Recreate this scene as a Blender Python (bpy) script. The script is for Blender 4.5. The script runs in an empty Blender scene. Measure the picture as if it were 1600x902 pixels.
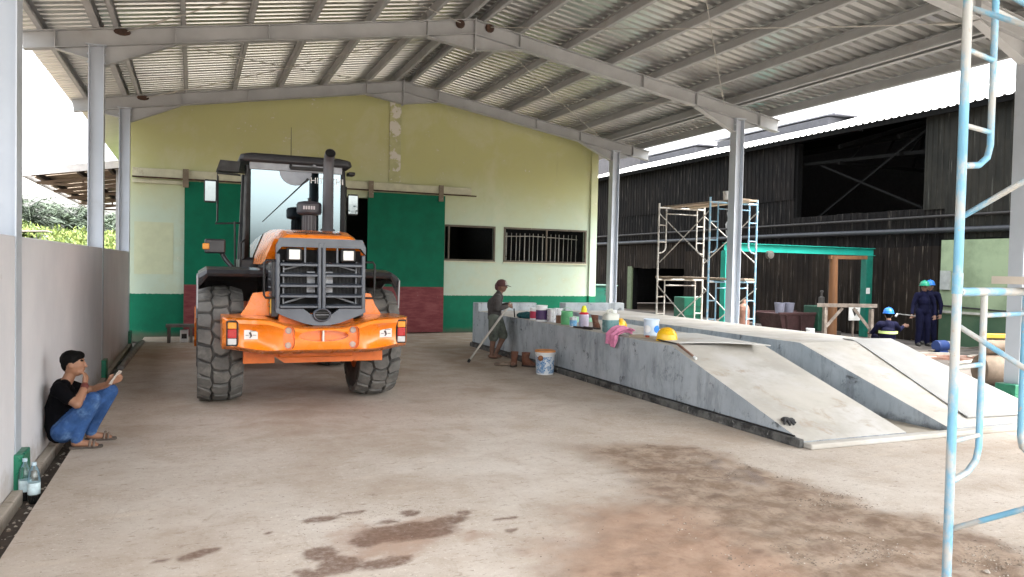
import bpy, bmesh, math, random
import numpy as np
from mathutils import Vector, Matrix
random.seed(7); rng = np.random.default_rng(7)
SC = bpy.context.scene; COL = SC.collection
R = math.radians

# ------------------------------------------------------------------ camera, sky, sun, exposure
cam = bpy.data.cameras.new('camera'); co = bpy.data.objects.new('camera', cam); COL.objects.link(co)
cam.sensor_width = 36; cam.lens = 1195.3/1600*36; cam.clip_end = 2000; cam.clip_start = .05
cr = Vector((.92316242, -.3838205, .02128311)); cu = Vector((-.0089228, .03395545, .99938352)); cf = Vector((.38430655, .92278321, -.02792164))
m = Matrix((cr, cu, -cf)).transposed().to_4x4(); m.translation = (0, 0, 1.7); co.matrix_world = m
SC.camera = co
W = bpy.data.worlds.new('World'); SC.world = W; W.use_nodes = True
nt = W.node_tree; bg = nt.nodes['Background']
sky = nt.nodes.new('ShaderNodeTexSky'); sky.sky_type = 'NISHITA'; sky.sun_disc = False
SUN_EL, SUN_AZ = R(58), R(140)      # azimuth clockwise from +Y
sky.sun_elevation = SUN_EL; sky.sun_rotation = SUN_AZ; sky.air_density = 1.4; sky.dust_density = 6; sky.ozone_density = 1
hs = nt.nodes.new('ShaderNodeHueSaturation'); hs.inputs['Saturation'].default_value = .22
nt.links.new(sky.outputs[0], hs.inputs['Color']); nt.links.new(hs.outputs[0], bg.inputs[0]); bg.inputs[1].default_value = .15
sl = bpy.data.lights.new('sun', 'SUN'); so = bpy.data.objects.new('sun', sl); COL.objects.link(so)
sl.energy = .6; sl.angle = R(25); sl.color = (1, .96, .9)
sd = Vector((math.sin(SUN_AZ)*math.cos(SUN_EL), math.cos(SUN_AZ)*math.cos(SUN_EL), math.sin(SUN_EL)))
so.rotation_euler = sd.to_track_quat('Z', 'Y').to_euler(); so.location = (0, 0, 30)
SC.view_settings.view_transform = 'Standard'; SC.view_settings.look = 'None'; SC.view_settings.gamma = 1
SC.view_settings.exposure = 2.88

# ------------------------------------------------------------------ materials
MATS = {}
def srgb(h):
    h = h.lstrip('#'); c = [int(h[i:i+2], 16)/255 for i in (0, 2, 4)]
    return tuple(x/12.92 if x <= .04045 else ((x+.055)/1.055)**2.4 for x in c) + (1,)
def C4(c): return srgb(c) if isinstance(c, str) else (tuple(c)+(1,) if len(c) == 3 else tuple(c))
class NT:
    def __init__(s, name):
        s.mat = bpy.data.materials.new(name); s.mat.use_nodes = True; s.t = s.mat.node_tree; s.b = s.t.nodes['Principled BSDF']
    def n(s, typ, **k):
        o = s.t.nodes.new('ShaderNode'+typ)
        for a, b in k.items(): setattr(o, a, b)
        return o
    def l(s, a, b): s.t.links.new(a, b)
    def coords(s, world=False, stretch=(1, 1, 1), rnd=True):
        if world: v = s.n('NewGeometry').outputs['Position']
        else:
            v = s.n('TexCoord').outputs['Object']
            if rnd:
                oi = s.n('ObjectInfo'); mm = s.n('Math', operation='MULTIPLY'); mm.inputs[1].default_value = 37; s.l(oi.outputs['Random'], mm.inputs[0])
                ad = s.n('VectorMath', operation='ADD'); s.l(v, ad.inputs[0]); s.l(mm.outputs[0], ad.inputs[1]); v = ad.outputs[0]
        mp = s.n('Mapping'); mp.inputs['Scale'].default_value = stretch; s.l(v, mp.inputs[0]); return mp.outputs[0]
    def noise(s, v, scale, detail=5, rough=.6, dist=0):
        o = s.n('TexNoise'); o.inputs['Scale'].default_value = scale; o.inputs['Detail'].default_value = detail
        o.inputs['Roughness'].default_value = rough; o.inputs['Distortion'].default_value = dist; s.l(v, o.inputs['Vector']); return o.outputs['Fac']
    def ramp(s, f, lo, hi, a=0., b=1.):
        o = s.n('MapRange'); o.interpolation_type = 'SMOOTHSTEP'; s.l(f, o.inputs[0])
        for i, q in enumerate((lo, hi, a, b)): o.inputs[i+1].default_value = q
        return o.outputs[0]
    def math(s, op, a, b=None):
        o = s.n('Math', operation=op)
        for i, q in enumerate((a, b)):
            if q is None: continue
            if isinstance(q, (int, float)): o.inputs[i].default_value = q
            else: s.l(q, o.inputs[i])
        return o.outputs[0]
    def mix(s, f, a, b, mode='MIX'):
        o = s.n('Mix', data_type='RGBA', blend_type=mode)
        for i, q in ((0, f), (6, a), (7, b)):
            if isinstance(q, (int, float)): o.inputs[i].default_value = q
            elif isinstance(q, (tuple, list, str)): o.inputs[i].default_value = C4(q)
            else: s.l(q, o.inputs[i])
        return o.outputs[2]
    def bump(s, h, strength, dist=.01):
        o = s.n('Bump'); o.inputs['Strength'].default_value = strength; o.inputs['Distance'].default_value = dist; s.l(h, o.inputs['Height']); s.l(o.outputs[0], s.b.inputs['Normal'])
    def col(s, c):
        if isinstance(c, (tuple, list, str)): s.b.inputs['Base Color'].default_value = C4(c)
        else: s.l(c, s.b.inputs['Base Color'])
    def set(s, **k):
        for a, b in k.items():
            i = s.b.inputs[a.replace('_', ' ')]
            if isinstance(b, (int, float, tuple)): i.default_value = b
            else: s.l(b, i)
def mk(name, c, rough=.6, metal=0, var=.15, vs=5, c2=None, c2s=2.5, c2t=(.5, .68), wear=None, wears=9, weart=(.62, .68), bump=.15, bs=45, coat=0, stretch=(1, 1, 1), spec=.5, world=False):
    if name in MATS: return MATS[name]
    q = NT(name); v = q.coords(world, stretch)
    base = C4(c)
    n1 = q.noise(v, vs); f1 = q.ramp(n1, .25, .75, 1-var, 1+var)
    k = q.mix(1., base, f1, 'MULTIPLY')
    if c2: k = q.mix(q.ramp(q.noise(v, c2s, 8, .65), *c2t), k, c2)
    if wear: k = q.mix(q.ramp(q.noise(v, wears, 8, .7, .3), *weart), k, wear)
    q.col(k); q.set(Metallic=metal)
    q.b.inputs['Specular IOR Level'].default_value = spec
    q.l(q.ramp(q.noise(v, vs*2.3), .3, .7, max(0, rough-.1), min(1, rough+.1)), q.b.inputs['Roughness'])
    if bump: q.bump(q.noise(v, bs, 6), bump, .004)
    if coat: q.set(Coat_Weight=coat, Coat_Roughness=.12)
    MATS[name] = q.mat; return q.mat

# ------------------------------------------------------------------ mesh builder
def V(*a): return Vector(a[0] if len(a) == 1 else a)
class MB:
    def __init__(s): s.v = []; s.f = []; s.mi = []; s.sm = []
    def add(s, vs, fs, mi=0, smooth=False):
        k = len(s.v); s.v += [tuple(v) for v in vs]; s.f += [tuple(i+k for i in f) for f in fs]; s.mi += [mi]*len(fs); s.sm += [smooth]*len(fs); return s
    def box(s, x0, x1, y0, y1, z0, z1, mi=0, M=None):
        vs = [V(x, y, z) for z in (z0, z1) for y in (y0, y1) for x in (x0, x1)]
        if M: vs = [M @ v for v in vs]
        return s.add(vs, [(0, 2, 3, 1), (4, 5, 7, 6), (0, 1, 5, 4), (2, 6, 7, 3), (0, 4, 6, 2), (1, 3, 7, 5)], mi)
    def beam(s, a, b, w, h, mi=0, up=(0, 0, 1)):
        a, b, up = V(a), V(b), V(up); d = (b-a).normalized()
        sx = d.cross(up)
        if sx.length < 1e-4: sx = d.cross(V(1, 0, 0))
        sx.normalize(); sz = sx.cross(d)
        M = Matrix((sx, d, sz)).transposed().to_4x4(); M.translation = a
        return s.box(-w/2, w/2, 0, (b-a).length, -h/2, h/2, mi, M)
    def tube(s, pts, r, n=8, mi=0, cap=True):
        pts = [V(p) for p in pts]; rs = r if isinstance(r, (list, tuple)) else [r]*len(pts)
        rings = []; x = None
        for i, p in enumerate(pts):
            t = (pts[min(i+1, len(pts)-1)]-pts[max(i-1, 0)]).normalized()
            if x is None: x = t.orthogonal().normalized()
            else: x = (x-t*x.dot(t)).normalized()
            y = t.cross(x); rings.append([p+(x*math.cos(2*math.pi*j/n)+y*math.sin(2*math.pi*j/n))*rs[i] for j in range(n)])
        return s.loft(rings, mi, cap)
    def loft(s, rings, mi=0, cap=True, smooth=True, closed=True):
        n = len(rings[0]); vs = [v for r_ in rings for v in r_]; fs = []
        for i in range(len(rings)-1):
            for j in range(n if closed else n-1):
                k = (j+1) % n; fs.append((i*n+j, i*n+k, (i+1)*n+k, (i+1)*n+j))
        s.add(vs, fs, mi, smooth)
        if cap:
            s.add(rings[0], [tuple(reversed(range(n)))], mi); s.add(rings[-1], [tuple(range(n))], mi)
        return s
    def lathe(s, c, prof, n=20, mi=0, M=None, smooth=True):
        c = V(c); rings = []
        for r_, z in prof:
            rr = [V(r_*math.cos(2*math.pi*j/n), r_*math.sin(2*math.pi*j/n), z) for j in range(n)]
            rings.append([(M @ v if M else v)+c for v in rr])
        k = 0
        for i in range(len(rings)-1): s.loft(rings[i:i+2], mi, False, smooth)
        if prof[0][0] > 1e-5: s.add(rings[0], [tuple(reversed(range(n)))], mi)
        if prof[-1][0] > 1e-5: s.add(rings[-1], [tuple(range(n))], mi)
        return s
    def prism(s, poly, a, b, axis='Y', mi=0):
        def P(p, t): return {'Y': V(p[0], t, p[1]), 'X': V(t, p[0], p[1]), 'Z': V(p[0], p[1], t)}[axis]
        n = len(poly); vs = [P(p, a) for p in poly]+[P(p, b) for p in poly]
        fs = [tuple(range(n)), tuple(reversed(range(n, 2*n)))]+[(i, i+n, (i+1) % n+n, (i+1) % n) for i in range(n)]
        return s.add(vs, fs, mi)
    def sphere(s, c, rad, n=12, mi=0, M=None):
        rad = V(rad) if hasattr(rad, '__len__') else V(rad, rad, rad); h = n//2; rings = []
        for i in range(h+1):
            a = math.pi*i/h; a = min(max(a, .02), math.pi-.02)
            rr = [V(rad.x*math.sin(a)*math.cos(2*math.pi*j/n), rad.y*math.sin(a)*math.sin(2*math.pi*j/n), -rad.z*math.cos(a)) for j in range(n)]
            rings.append([(M @ v if M else v)+V(c) for v in rr])
        return s.loft(rings, mi)
    def mesh(s, name, fix=True):
        me = bpy.data.meshes.new(name); me.from_pydata(s.v, [], s.f); me.polygons.foreach_set('material_index', s.mi); me.polygons.foreach_set('use_smooth', s.sm)
        if fix:
            bm = bmesh.new(); bm.from_mesh(me); bmesh.ops.recalc_face_normals(bm, faces=bm.faces); bm.to_mesh(me); bm.free()
        me.update(); return me
    def build(s, name, mats, parent=None, bevel=0, fix=True, org=None):
        """vertices are in world space: they are moved into the parent's space"""
        if org is None: org = WL(parent) if parent else V(0, 0, 0)
        if org.length > 0: s.v = [tuple(V(v)-org) for v in s.v]
        return link(name, s.mesh(name, fix), mats, parent, bevel)
def WL(o):
    l = o.location.copy()
    while o.parent: o = o.parent; l += o.location
    return l
def link(name, me, mats, parent=None, bevel=0):
    o = bpy.data.objects.new(name, me); COL.objects.link(o); o.parent = parent
    if mats is not None and not me.materials:
        for q in (mats if isinstance(mats, (list, tuple)) else [mats]): me.materials.append(q)
    if bevel:
        b = o.modifiers.new('bevel', 'BEVEL'); b.width = bevel; b.segments = 2; b.limit_method = 'ANGLE'; b.angle_limit = R(35); b.harden_normals = False
    return o
def tag(o, label, cat, group=None):
    o['label'] = label; o['category'] = cat
    if group: o['group'] = group
    return o
def thing(name, label, cat, loc=(0, 0, 0), group=None):
    o = bpy.data.objects.new(name, None); COL.objects.link(o); o.location = loc; o.empty_display_size = .2
    return tag(o, label, cat, group)
def single(name, mb, mats, label, cat, base, group=None, bevel=0):
    """a thing that is one mesh; its origin goes to its base"""
    base = V(base); mb.v = [tuple(V(v)-base) for v in mb.v]
    o = link(name, mb.mesh(name), mats, None, bevel); o.location = base; return tag(o, label, cat, group)
def struct(o, kind='structure'): o['kind'] = kind; return o
def vnoise(x, y, seed=0):
    x = np.asarray(x, float); y = np.asarray(y, float); xi = np.floor(x).astype(int); yi = np.floor(y).astype(int); u = x-xi; v = y-yi
    u = u*u*(3-2*u); v = v*v*(3-2*v)
    def h(a, b):
        n = (a*374761393+b*668265263+seed*1442695041) & 0x7fffffff; n = ((n ^ (n >> 13))*1274126177) & 0x7fffffff; return ((n ^ (n >> 16)) & 0xffff)/65535.
    return (h(xi, yi)*(1-u)+h(xi+1, yi)*u)*(1-v)+(h(xi, yi+1)*(1-u)+h(xi+1, yi+1)*u)*v
def fbm(x, y, seed=0, o=4):
    s = 0; a = .5; t = 0
    for i in range(o): s = s+a*vnoise(x*2**i, y*2**i, seed+i*17); t += a; a *= .5
    return s/t

# ------------------------------------------------------------------ ground, slab, hill
def mat_floor():
    q = NT('slab_concrete'); v = q.coords(True)
    big = q.noise(v, .55, 6, .6, .4); mid = q.noise(v, 2.2, 8, .65, .3); fine = q.noise(v, 22, 8, .7); grit = q.noise(v, 130, 3, .7)
    st = q.n('Mapping'); st.inputs['Scale'].default_value = (1.2, 4, 1); q.l(v, st.inputs[0]); sweep = q.noise(st.outputs[0], 1.4, 7, .6)
    k = q.mix(q.ramp(big, .35, .68), (.46, .40, .34), (.57, .52, .465))
    k = q.mix(q.ramp(mid, .45, .72, 0, .45), k, (.38, .305, .24))
    k = q.mix(q.ramp(sweep, .52, .75, 0, .45), k, (.60, .52, .43))
    k = q.mix(q.ramp(fine, .52, .7, 0, .6), k, (.62, .585, .53)); k = q.mix(q.ramp(q.noise(v, 9, 8, .75, .4), .52, .72, 0, .5), k, (.36, .295, .235))
    k = q.mix(q.ramp(grit, .64, .72, 0, .6), k, (.16, .13, .10))
    fm = q.n('Mapping'); fm.inputs['Scale'].default_value = (1, 2.2, 1); q.l(v, fm.inputs[0]); fleck = q.noise(fm.outputs[0], 7, 6, .75); k = q.mix(q.ramp(fleck, .58, .67, 0, .68), k, (.22, .17, .13)); spk = q.noise(fm.outputs[0], 19, 4, .8); k = q.mix(q.ramp(spk, .59, .67, 0, .75), k, (.15, .115, .09)); k = q.mix(q.ramp(q.noise(v, 40, 3, .8), .63, .68, 0, .8), k, (.72, .69, .63)); crm = q.n('Mapping'); crm.inputs['Scale'].default_value = (3.2, 1, 1); crm.inputs['Rotation'].default_value = (0, 0, .5); q.l(v, crm.inputs[0]); scuff = q.noise(crm.outputs[0], 2.6, 7, .7, .6); k = q.mix(q.ramp(scuff, .56, .74, 0, .5), k, (.33, .265, .21))
    def att(n):
        a = q.n('Attribute'); a.attribute_name = n; return a.outputs['Fac']
    mud, red, wet, dirt = att('mud'), att('red'), att('wet'), att('dirt')
    k = q.mix(q.math('MULTIPLY', dirt, q.ramp(mid, .3, .6, .25, .75)), k, (.33, .25, .185))
    mc = q.mix(q.ramp(q.noise(v, 4.5, 8, .7), .35, .65), (.21, .145, .10), (.36, .28, .215)); mc = q.mix(q.ramp(fine, .5, .72, 0, .6), mc, (.14, .10, .075))
    k = q.mix(q.math('MULTIPLY', mud, q.ramp(mid, .25, .5, .75, 1)), k, mc)
    rc = q.mix(q.ramp(mid, .35, .7), (.27, .155, .10), (.41, .29, .215))
    k = q.mix(q.math('MULTIPLY', red, q.ramp(mid, .3, .62, .35, 1)), k, rc)
    wet = q.ramp(q.math('ADD', wet, q.math('MULTIPLY', q.math('SUBTRACT', q.noise(v, 15, 8, .8, .5), .5), 1.0)), .05, .95)
    k = q.mix(wet, k, q.mix(q.ramp(fine, .35, .7, .88, .55), k, (.125, .068, .045)))
    q.col(k)
    ro = q.math('SUBTRACT', q.math('SUBTRACT', .92, q.math('MULTIPLY', wet, .3)), q.math('MULTIPLY', att('sheen'), .42)); q.l(ro, q.b.inputs['Roughness']); q.b.inputs['Specular IOR Level'].default_value = .35
    hh = q.math('ADD', q.math('MULTIPLY', fine, .6), q.math('MULTIPLY', grit, .5)); q.bump(hh, .7, .012)
    return q.mat
def smooth(a, lo, hi): t = np.clip((a-lo)/(hi-lo), 0, 1); return t*t*(3-2*t)
def polydist(px, py, poly):
    d = np.full(px.shape, 1e9); inside = np.zeros(px.shape, bool); n = len(poly)
    for i in range(n):
        ax, ay = poly[i]; bx, by = poly[(i+1) % n]; ex, ey = bx-ax, by-ay
        t = np.clip(((px-ax)*ex+(py-ay)*ey)/(ex*ex+ey*ey), 0, 1); d = np.minimum(d, np.hypot(px-ax-t*ex, py-ay-t*ey))
        c = ((ay > py) != (by > py)) & (px < (bx-ax)*(py-ay)/(by-ay+1e-12)+ax); inside ^= c
    return np.where(inside, d, -d)
xs = np.arange(-.99, 11.45, .045); ys = np.concatenate([np.arange(-30, 2.4, .9), np.arange(2.4, 8, .045), np.arange(8, 18.62, .12)])  # rows behind the camera: unseen pale apron added to bounce light upward
GX, GY = np.meshgrid(xs, ys)
nz = fbm(GX*1.7, GY*1.7, 3, 5)-.5; nz2 = fbm(GX*6, GY*6, 9, 4)-.5
MUD = [(3.3, 6.5), (4.13, 6.6), (4.5, 6.05), (4.62, 4.88), (4.75, 3.6), (4.9, 2.4), (2.0, 2.4), (1.85, 3.7), (1.95, 4.3), (2.5, 4.75), (3.1, 5.0), (3.25, 5.5)]
RED = [(1.95, 4.35), (2.5, 4.8), (3.15, 5.0), (3.4, 4.5), (3.3, 3.6), (3.2, 2.4), (1.7, 2.4), (1.8, 3.6)]
_l = smooth(3.9-GX, 0, .9); mud = smooth((polydist(GX, GY, MUD)+nz*.6+nz2*.2+.08+.35*_l)/(.3+.65*_l), 0, 1)
red = smooth(polydist(GX, GY, RED)+nz*.5+nz2*.25, -.1, .35)*.85
red = np.maximum(red, .8*smooth(1.2-np.hypot((GX-1.2)/.5, (GY-4.6)/.36)+nz2*1.2, 0, .6))
wet = np.zeros_like(GX)
for cx, cy, rx, ry, a in ((.79, 5.12, .14, .075, .05), (1.3, 4.70, .38, .19, -.05), (1.6, 4.82, .16, .1, .3), (1.75, 4.95, .06, .05, 0), (.45, 4.95, .05, .03, 0), (1.9, 4.5, .07, .03, .2), (.62, 4.22, .1, .07, 0), (.98, 4.62, .1, .12, 0), (.70, 4.52, .12, .13, 0), (.05, 4.74, .16, .06, .55), (-.15, 4.7, .06, .035, 0), (1.02, 4.24, .2, .09, .15), (1.38, 5.05, .08, .07, .2), (1.2, 4.93, .1, .05, 0), (.55, 4.3, .06, .03, 0), (.78, 4.3, .14, .16, 0), (1.02, 5.18, .1, .04, 0), (-.12, 4.2, .08, .03, .3), (1.95, 4.75, .12, .03, -.1)):
    dx, dy = GX-cx, GY-cy; u, v_ = dx*math.cos(a)+dy*math.sin(a), -dx*math.sin(a)+dy*math.cos(a)
    wet = np.maximum(wet, smooth(1.15-np.hypot(u/rx, v_/ry)+nz2*.5, .0, .55))
wet = np.maximum(wet, mud*smooth(nz2+nz*.6, .16, .3)*.55)
lane = smooth(polydist(GX, GY, [(5.2, 4.6), (9.5, 4.2), (9.5, 3.5), (5.3, 3.9)])+nz*.8, -.1, .4)*.6
lane = np.maximum(lane, smooth(polydist(GX, GY, [(5.0, 5.5), (11, 5.3), (11, 4.9), (5.2, 5.0)])+nz*.8, -.05, .3)*.5)
back = smooth(GY+nz*4, 12.5, 17.0)*.55+smooth(GY+nz*3, 9.5, 12)*.25
edge = smooth(.35-(GX+.99)+nz*.5, 0, .3)*.3
dirt = np.clip(np.maximum(np.maximum(lane, back), edge)+smooth(fbm(GX*.8, GY*.8, 41)-.5, -.02, .2)*.5+smooth(GY, 5.2, 8)*.18+smooth(fbm(GX*3.1, GY*3.1, 51)-.5, .02, .2)*.2, 0, 1)
sheen = mud*smooth(1-np.hypot((GX-4.22-.1*(GY-5.2))/.16, (GY-5.2)/.75)+nz2*.9, 0, .5)
GZ = nz*.004+mud*(nz2*.03+fbm(GX*11, GY*11, 5, 3)*.03-.012)
n0, n1 = GX.shape; vs = np.stack([GX, GY, GZ], -1).reshape(-1, 3)
idx = np.arange(n0*n1).reshape(n0, n1); fs = np.stack([idx[:-1, :-1], idx[:-1, 1:], idx[1:, 1:], idx[1:, :-1]], -1).reshape(-1, 4)
me = bpy.data.meshes.new('concrete_floor'); me.from_pydata(vs.tolist(), [], fs.tolist()); me.polygons.foreach_set('use_smooth', [True]*len(me.polygons))
for nm, ar in (('mud', mud), ('red', red), ('wet', wet), ('dirt', dirt), ('sheen', sheen)):
    a = me.attributes.new(nm, 'FLOAT', 'POINT'); a.data.foreach_set('value', ar.reshape(-1).astype(np.float32))
floor = struct(link('concrete_floor', me, mat_floor()))
slabm = mk('slab_edge', (.36, .32, .27), .9, c2=(.16, .13, .1), c2s=5, bump=.4)
b = MB(); b.box(-.99, -.97, -30, 18.6, -.14, -.01); b.box(11.43, 11.45, -30, 18.6, -.14, -.01); b.build('slab_edge', slabm, floor)
earth = mk('yard_earth', (.19, .145, .105), .95, var=.3, vs=.7, c2=(.10, .08, .062), c2s=1.3, c2t=(.42, .6), wear=(.33, .28, .22), wears=3, weart=(.55, .7), bump=.6, bs=14, world=True)
b = MB(); b.add([(-300, -300, -.13), (300, -300, -.13), (300, 400, -.13), (-300, 400, -.13)], [(0, 1, 2, 3)])
struct(b.build('ground', earth))
# hill with scrub beyond the wall
grassm = mk('scrub_green', (.07, .09, .025), .8, var=.35, vs=.5, c2=(.10, .115, .035), c2s=.9, bump=.5, bs=3, world=True)
hx, hy = np.meshgrid(np.linspace(-60, 10, 71), np.linspace(30, 110, 55))
hz = -.6+2.75*smooth(hy, 30, 52)+1.2*fbm(hx*.12, hy*.12, 2)+.5*smooth(-hx, 6, 14)-.9*smooth(-hx, 12, 30)
vs = np.stack([hx, hy, hz], -1).reshape(-1, 3); idx = np.arange(hx.size).reshape(hx.shape)
fs = np.stack([idx[:-1, :-1], idx[:-1, 1:], idx[1:, 1:], idx[1:, :-1]], -1).reshape(-1, 4)
me = bpy.data.meshes.new('hill'); me.from_pydata(vs.tolist(), [], fs.tolist()); struct(link('hill', me, grassm))
def hillz(x, y): return -.6+2.75*float(smooth(np.array(y), 30, 52))+1.2*float(fbm(np.array(x*.12), np.array(y*.12), 2))+.5*float(smooth(np.array(-x), 6, 14))-.9*float(smooth(np.array(-x), 12, 30))
# scrub: leaf blades in clumps
b = MB(); b2 = MB()
for k in range(1000):
    y = random.uniform(33, 62); x = -random.uniform(.035, .24)*y-.5; z = hillz(x, y); big = random.random() < .25
    rr = random.uniform(.35, .75) if not big else random.uniform(.7, 1.2)
    for j in range(26):
        a = random.uniform(0, 6.28); t = random.random(); p = V(x+rr*t*math.cos(a), y+rr*t*math.sin(a), z+random.uniform(0, rr*.75)*(1-t*.6))
        d = V(math.cos(a)*random.uniform(.2, .9), math.sin(a)*random.uniform(.2, .9), random.uniform(.3, 1)).normalized()*random.uniform(.12, .28); s_ = d.orthogonal().normalized()*random.uniform(.02, .05)
        (b2 if j % 3 == 0 else b).add([p-s_, p+s_, p+d*.6+s_*.9, p+d, p+d*.6-s_*.9], [(0, 1, 2, 3, 4)])
leafA = mk('leaf_light', (.15, .19, .04), .6, var=.35, vs=.8, bump=0); leafB = mk('leaf_dark', (.07, .11, .025), .6, var=.3, vs=.8, bump=0)
o = b.build('scrub', leafA, fix=False); struct(o, 'stuff'); o['label'] = 'light green scrub covering the slope beyond the low wall'
o = b2.build('scrub', leafB, fix=False); struct(o, 'stuff'); o['label'] = 'darker undergrowth mixed into the scrub beyond the low wall'
# oil palms
palmm = mk('palm_frond', (.085, .115, .075), .55, var=.3, vs=1.5, bump=0); trunkm = mk('palm_trunk', (.10, .075, .055), .95, bump=.6, bs=12)
def palm(x, y, h, seed, label):
    r_ = random.Random(seed); z0 = hillz(x, y)-.1
    t = thing('oil_palm', label, 'palm tree', (x, y, z0), 'oil palms beyond the scrub slope')
    b = MB(); h = max(.3, h-1.15); b.tube([(x, y, z0), (x+.1, y, z0+h*.5), (x, y, z0+h)], [.34, .28, .3], 9); b.build('trunk', trunkm, t)
    b = MB()
    for k in range(46):
        a = r_.uniform(0, 6.28); el = r_.uniform(-.1, 1.4); L = r_.uniform(2.6, 3.7); d = V(math.cos(a), math.sin(a), 0); p = V(x, y, z0+h); prev = p
        for i in range(1, 11):
            u = i/10; e = el-u*1.35; prev = p; p = p+(d*math.cos(e)+V(0, 0, math.sin(e)))*L/10
            sd_ = d.cross(V(0, 0, 1)); b.add([prev-sd_*.02, prev+sd_*.02, p+sd_*.015, p-sd_*.015], [(0, 1, 2, 3)])
            for s_ in (-1, 1):
                for w in (0, .5):
                    q0 = prev.lerp(p, w); tip = q0+(sd_*s_*.8+d*.35+V(0, 0, r_.uniform(-.45, .1)))*(.75*math.sin(math.pi*min(.97, u*.85+.12))+.12)
                    b.add([q0-d*.075, q0+d*.075, tip], [(0, 1, 2)])
    b.build('crown', palmm, t, fix=False)
for k, (x, y, h, lab) in enumerate(((-16.6, 62, 1.7, 'tall oil palm, leftmost of the row, beside the near steel column'), (-13.7, 70, 3.0, 'oil palm second from left, half hidden by its neighbours'), (-12.8, 58, .9, 'low oil palm third from left above the dark hut'), (-10.3, 61, 1.9, 'broad oil palm in the middle of the row'), (-8.2, 66, 2.3, 'oil palm fifth from left, below the awning edge'), (-6.6, 60, 1.1, 'oil palm just left of the middle steel column'), (-4.3, 64, 1.0, 'oil palm seen between the two farther left columns'), (-19, 75, 3.0, 'distant oil palm behind the leftmost one'), (-15.2, 66, 2.0, 'oil palm between the leftmost two'), (-11.6, 66, 2.4, 'oil palm behind the middle of the row, left of the broad one'), (-9.3, 70, 2.6, 'oil palm rising behind the broad middle one'), (-7.4, 72, 2.7, 'far oil palm below the low corner of the awning'), (-5.4, 70, 1.9, 'far oil palm right behind the middle steel column'))):
    palm(x, y, h, k+3, lab)
# hut on the slope
hutm = mk('hut_dark', (.05, .045, .045), .9); hx0, hy0 = -8.6, 46; hz0 = hillz(-8, 46)
t = thing('hut', 'small dark open hut on the green slope beyond the wall', 'hut', (hx0+.5, hy0, hz0-.3))
b = MB(); b.box(hx0-.2, hx0+1.4, hy0, hy0+.12, hz0-.3, hz0+.1); b.box(hx0+1.0, hx0+1.4, hy0-.02, hy0+1, hz0+.1, hz0+.55); b.build('wall', mk('hut_wall', (.5, .5, .5), .9), t)
b = MB(); b.box(hx0-.2, hx0+1.0, hy0+.3, hy0+1, hz0-.3, hz0+.5); b.build('interior', hutm, t)
b = MB(); b.beam((hx0-.5, hy0-.3, hz0+.62), (hx0+1.7, hy0-.3, hz0+.72), 1.8, .06); b.build('roof', mk('hut_roof', (.25, .22, .2), .8), t)

# ------------------------------------------------------------------ canopy
steel = mk('grey_painted_steel', (.36, .375, .385), .5, var=.1, vs=2, c2=(.30, .295, .285), c2s=1.5, c2t=(.55, .75), bump=.08, bs=20)
colm = mk('column_paint', (.43, .475, .53), .45, var=.07, vs=1.5, c2=(.36, .375, .39), c2s=1.8, c2t=(.58, .8), bump=.06, bs=15)
rustm = mk('rusty_steel', (.05, .028, .02), .85, var=.4, vs=12, c2=(.12, .06, .035), c2s=9, bump=.4)
greenp = mk('green_gloss_paint', (.01, .155, .085), .35, var=.2, vs=6, wear=(.6, .62, .58), wears=14, weart=(.66, .7), bump=.2)
def mat_zinc():
    q = NT('zinc_sheet'); v = q.coords(False); st = q.n('Mapping'); st.inputs['Scale'].default_value = (.3, 2.2, 1); q.l(v, st.inputs[0]); n1 = q.noise(st.outputs[0], 1.1, 5, .55); n2 = q.noise(v, .8, 5, .6)
    k = q.mix(q.ramp(n1, .3, .7), (.50, .51, .505), (.57, .58, .57)); k = q.mix(q.ramp(n2, .56, .75, 0, .45), k, (.36, .32, .275)); q.col(k); q.set(Metallic=.8, Roughness=.28); return q.mat
zinc = mat_zinc()
XR0, ZR, SLP = 4.45, 5.96, .165
def zt(x): return ZR-SLP*abs(x-XR0)          # top of rafters
XL, XRC = -1.32, 10.12
FY = (6.78, 12.63, 17.52, .93)  # last frame is unseen, added to carry the extended near roof
can = thing('steel_canopy', 'large grey steel canopy with corrugated zinc roof over the concrete yard', 'canopy', (4.4, 12, 0))
sheetlen = 6.86
def roof_sheet(sgn):
    b = MB(); prof = []; w = 1.0; n = 5
    for k in range(n):
        y = k*w/n; prof += [(y, 0), (y+.11, 0), (y+.122, .05), (y+.188, .05)]
    prof += [(w, .0), (w+.11, 0), (w+.122, .05), (w+.188, .05), (w+.2, .0)]; ang = math.atan(SLP)
    xs_ = [.0, sheetlen*.5, sheetlen]
    vs = []; 
    for x in xs_:
        for (y, z) in prof: vs.append((sgn*x, y, z-SLP*x))
    n_ = len(prof); fs = [(i*n_+j, i*n_+j+1, (i+1)*n_+j+1, (i+1)*n_+j) for i in range(2) for j in range(n_-1)]
    b.add(vs, fs); return b.mesh('roof_sheet', False)
YN = -1.7  # unseen near roof end, extended past the camera to shade the front floor
rs = {s: roof_sheet(s) for s in (-1, 1)}
for s in (-1, 1):
    rs[s].materials.append(zinc)
    y = YN; k = 0
    while y < 18.4:
        o = link('roof_sheet', rs[s], None, can); o.location = V(XR0+s*.02, y, ZR+.175+.004*(k % 2)) - WL(can); k += 1; y += 1.0
b = MB(); b.prism([(XR0-.28, ZR+.165-.0), (XR0, ZR+.225), (XR0+.28, ZR+.165), (XR0+.28, ZR+.162+.045), (XR0, ZR+.27), (XR0-.28, ZR+.162+.045)], YN, 18.45); b.build('ridge_cap', zinc, can)
OFF = (.2, .87, 1.82, 2.76, 3.7, 4.65, 5.55, 6.5)
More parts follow.
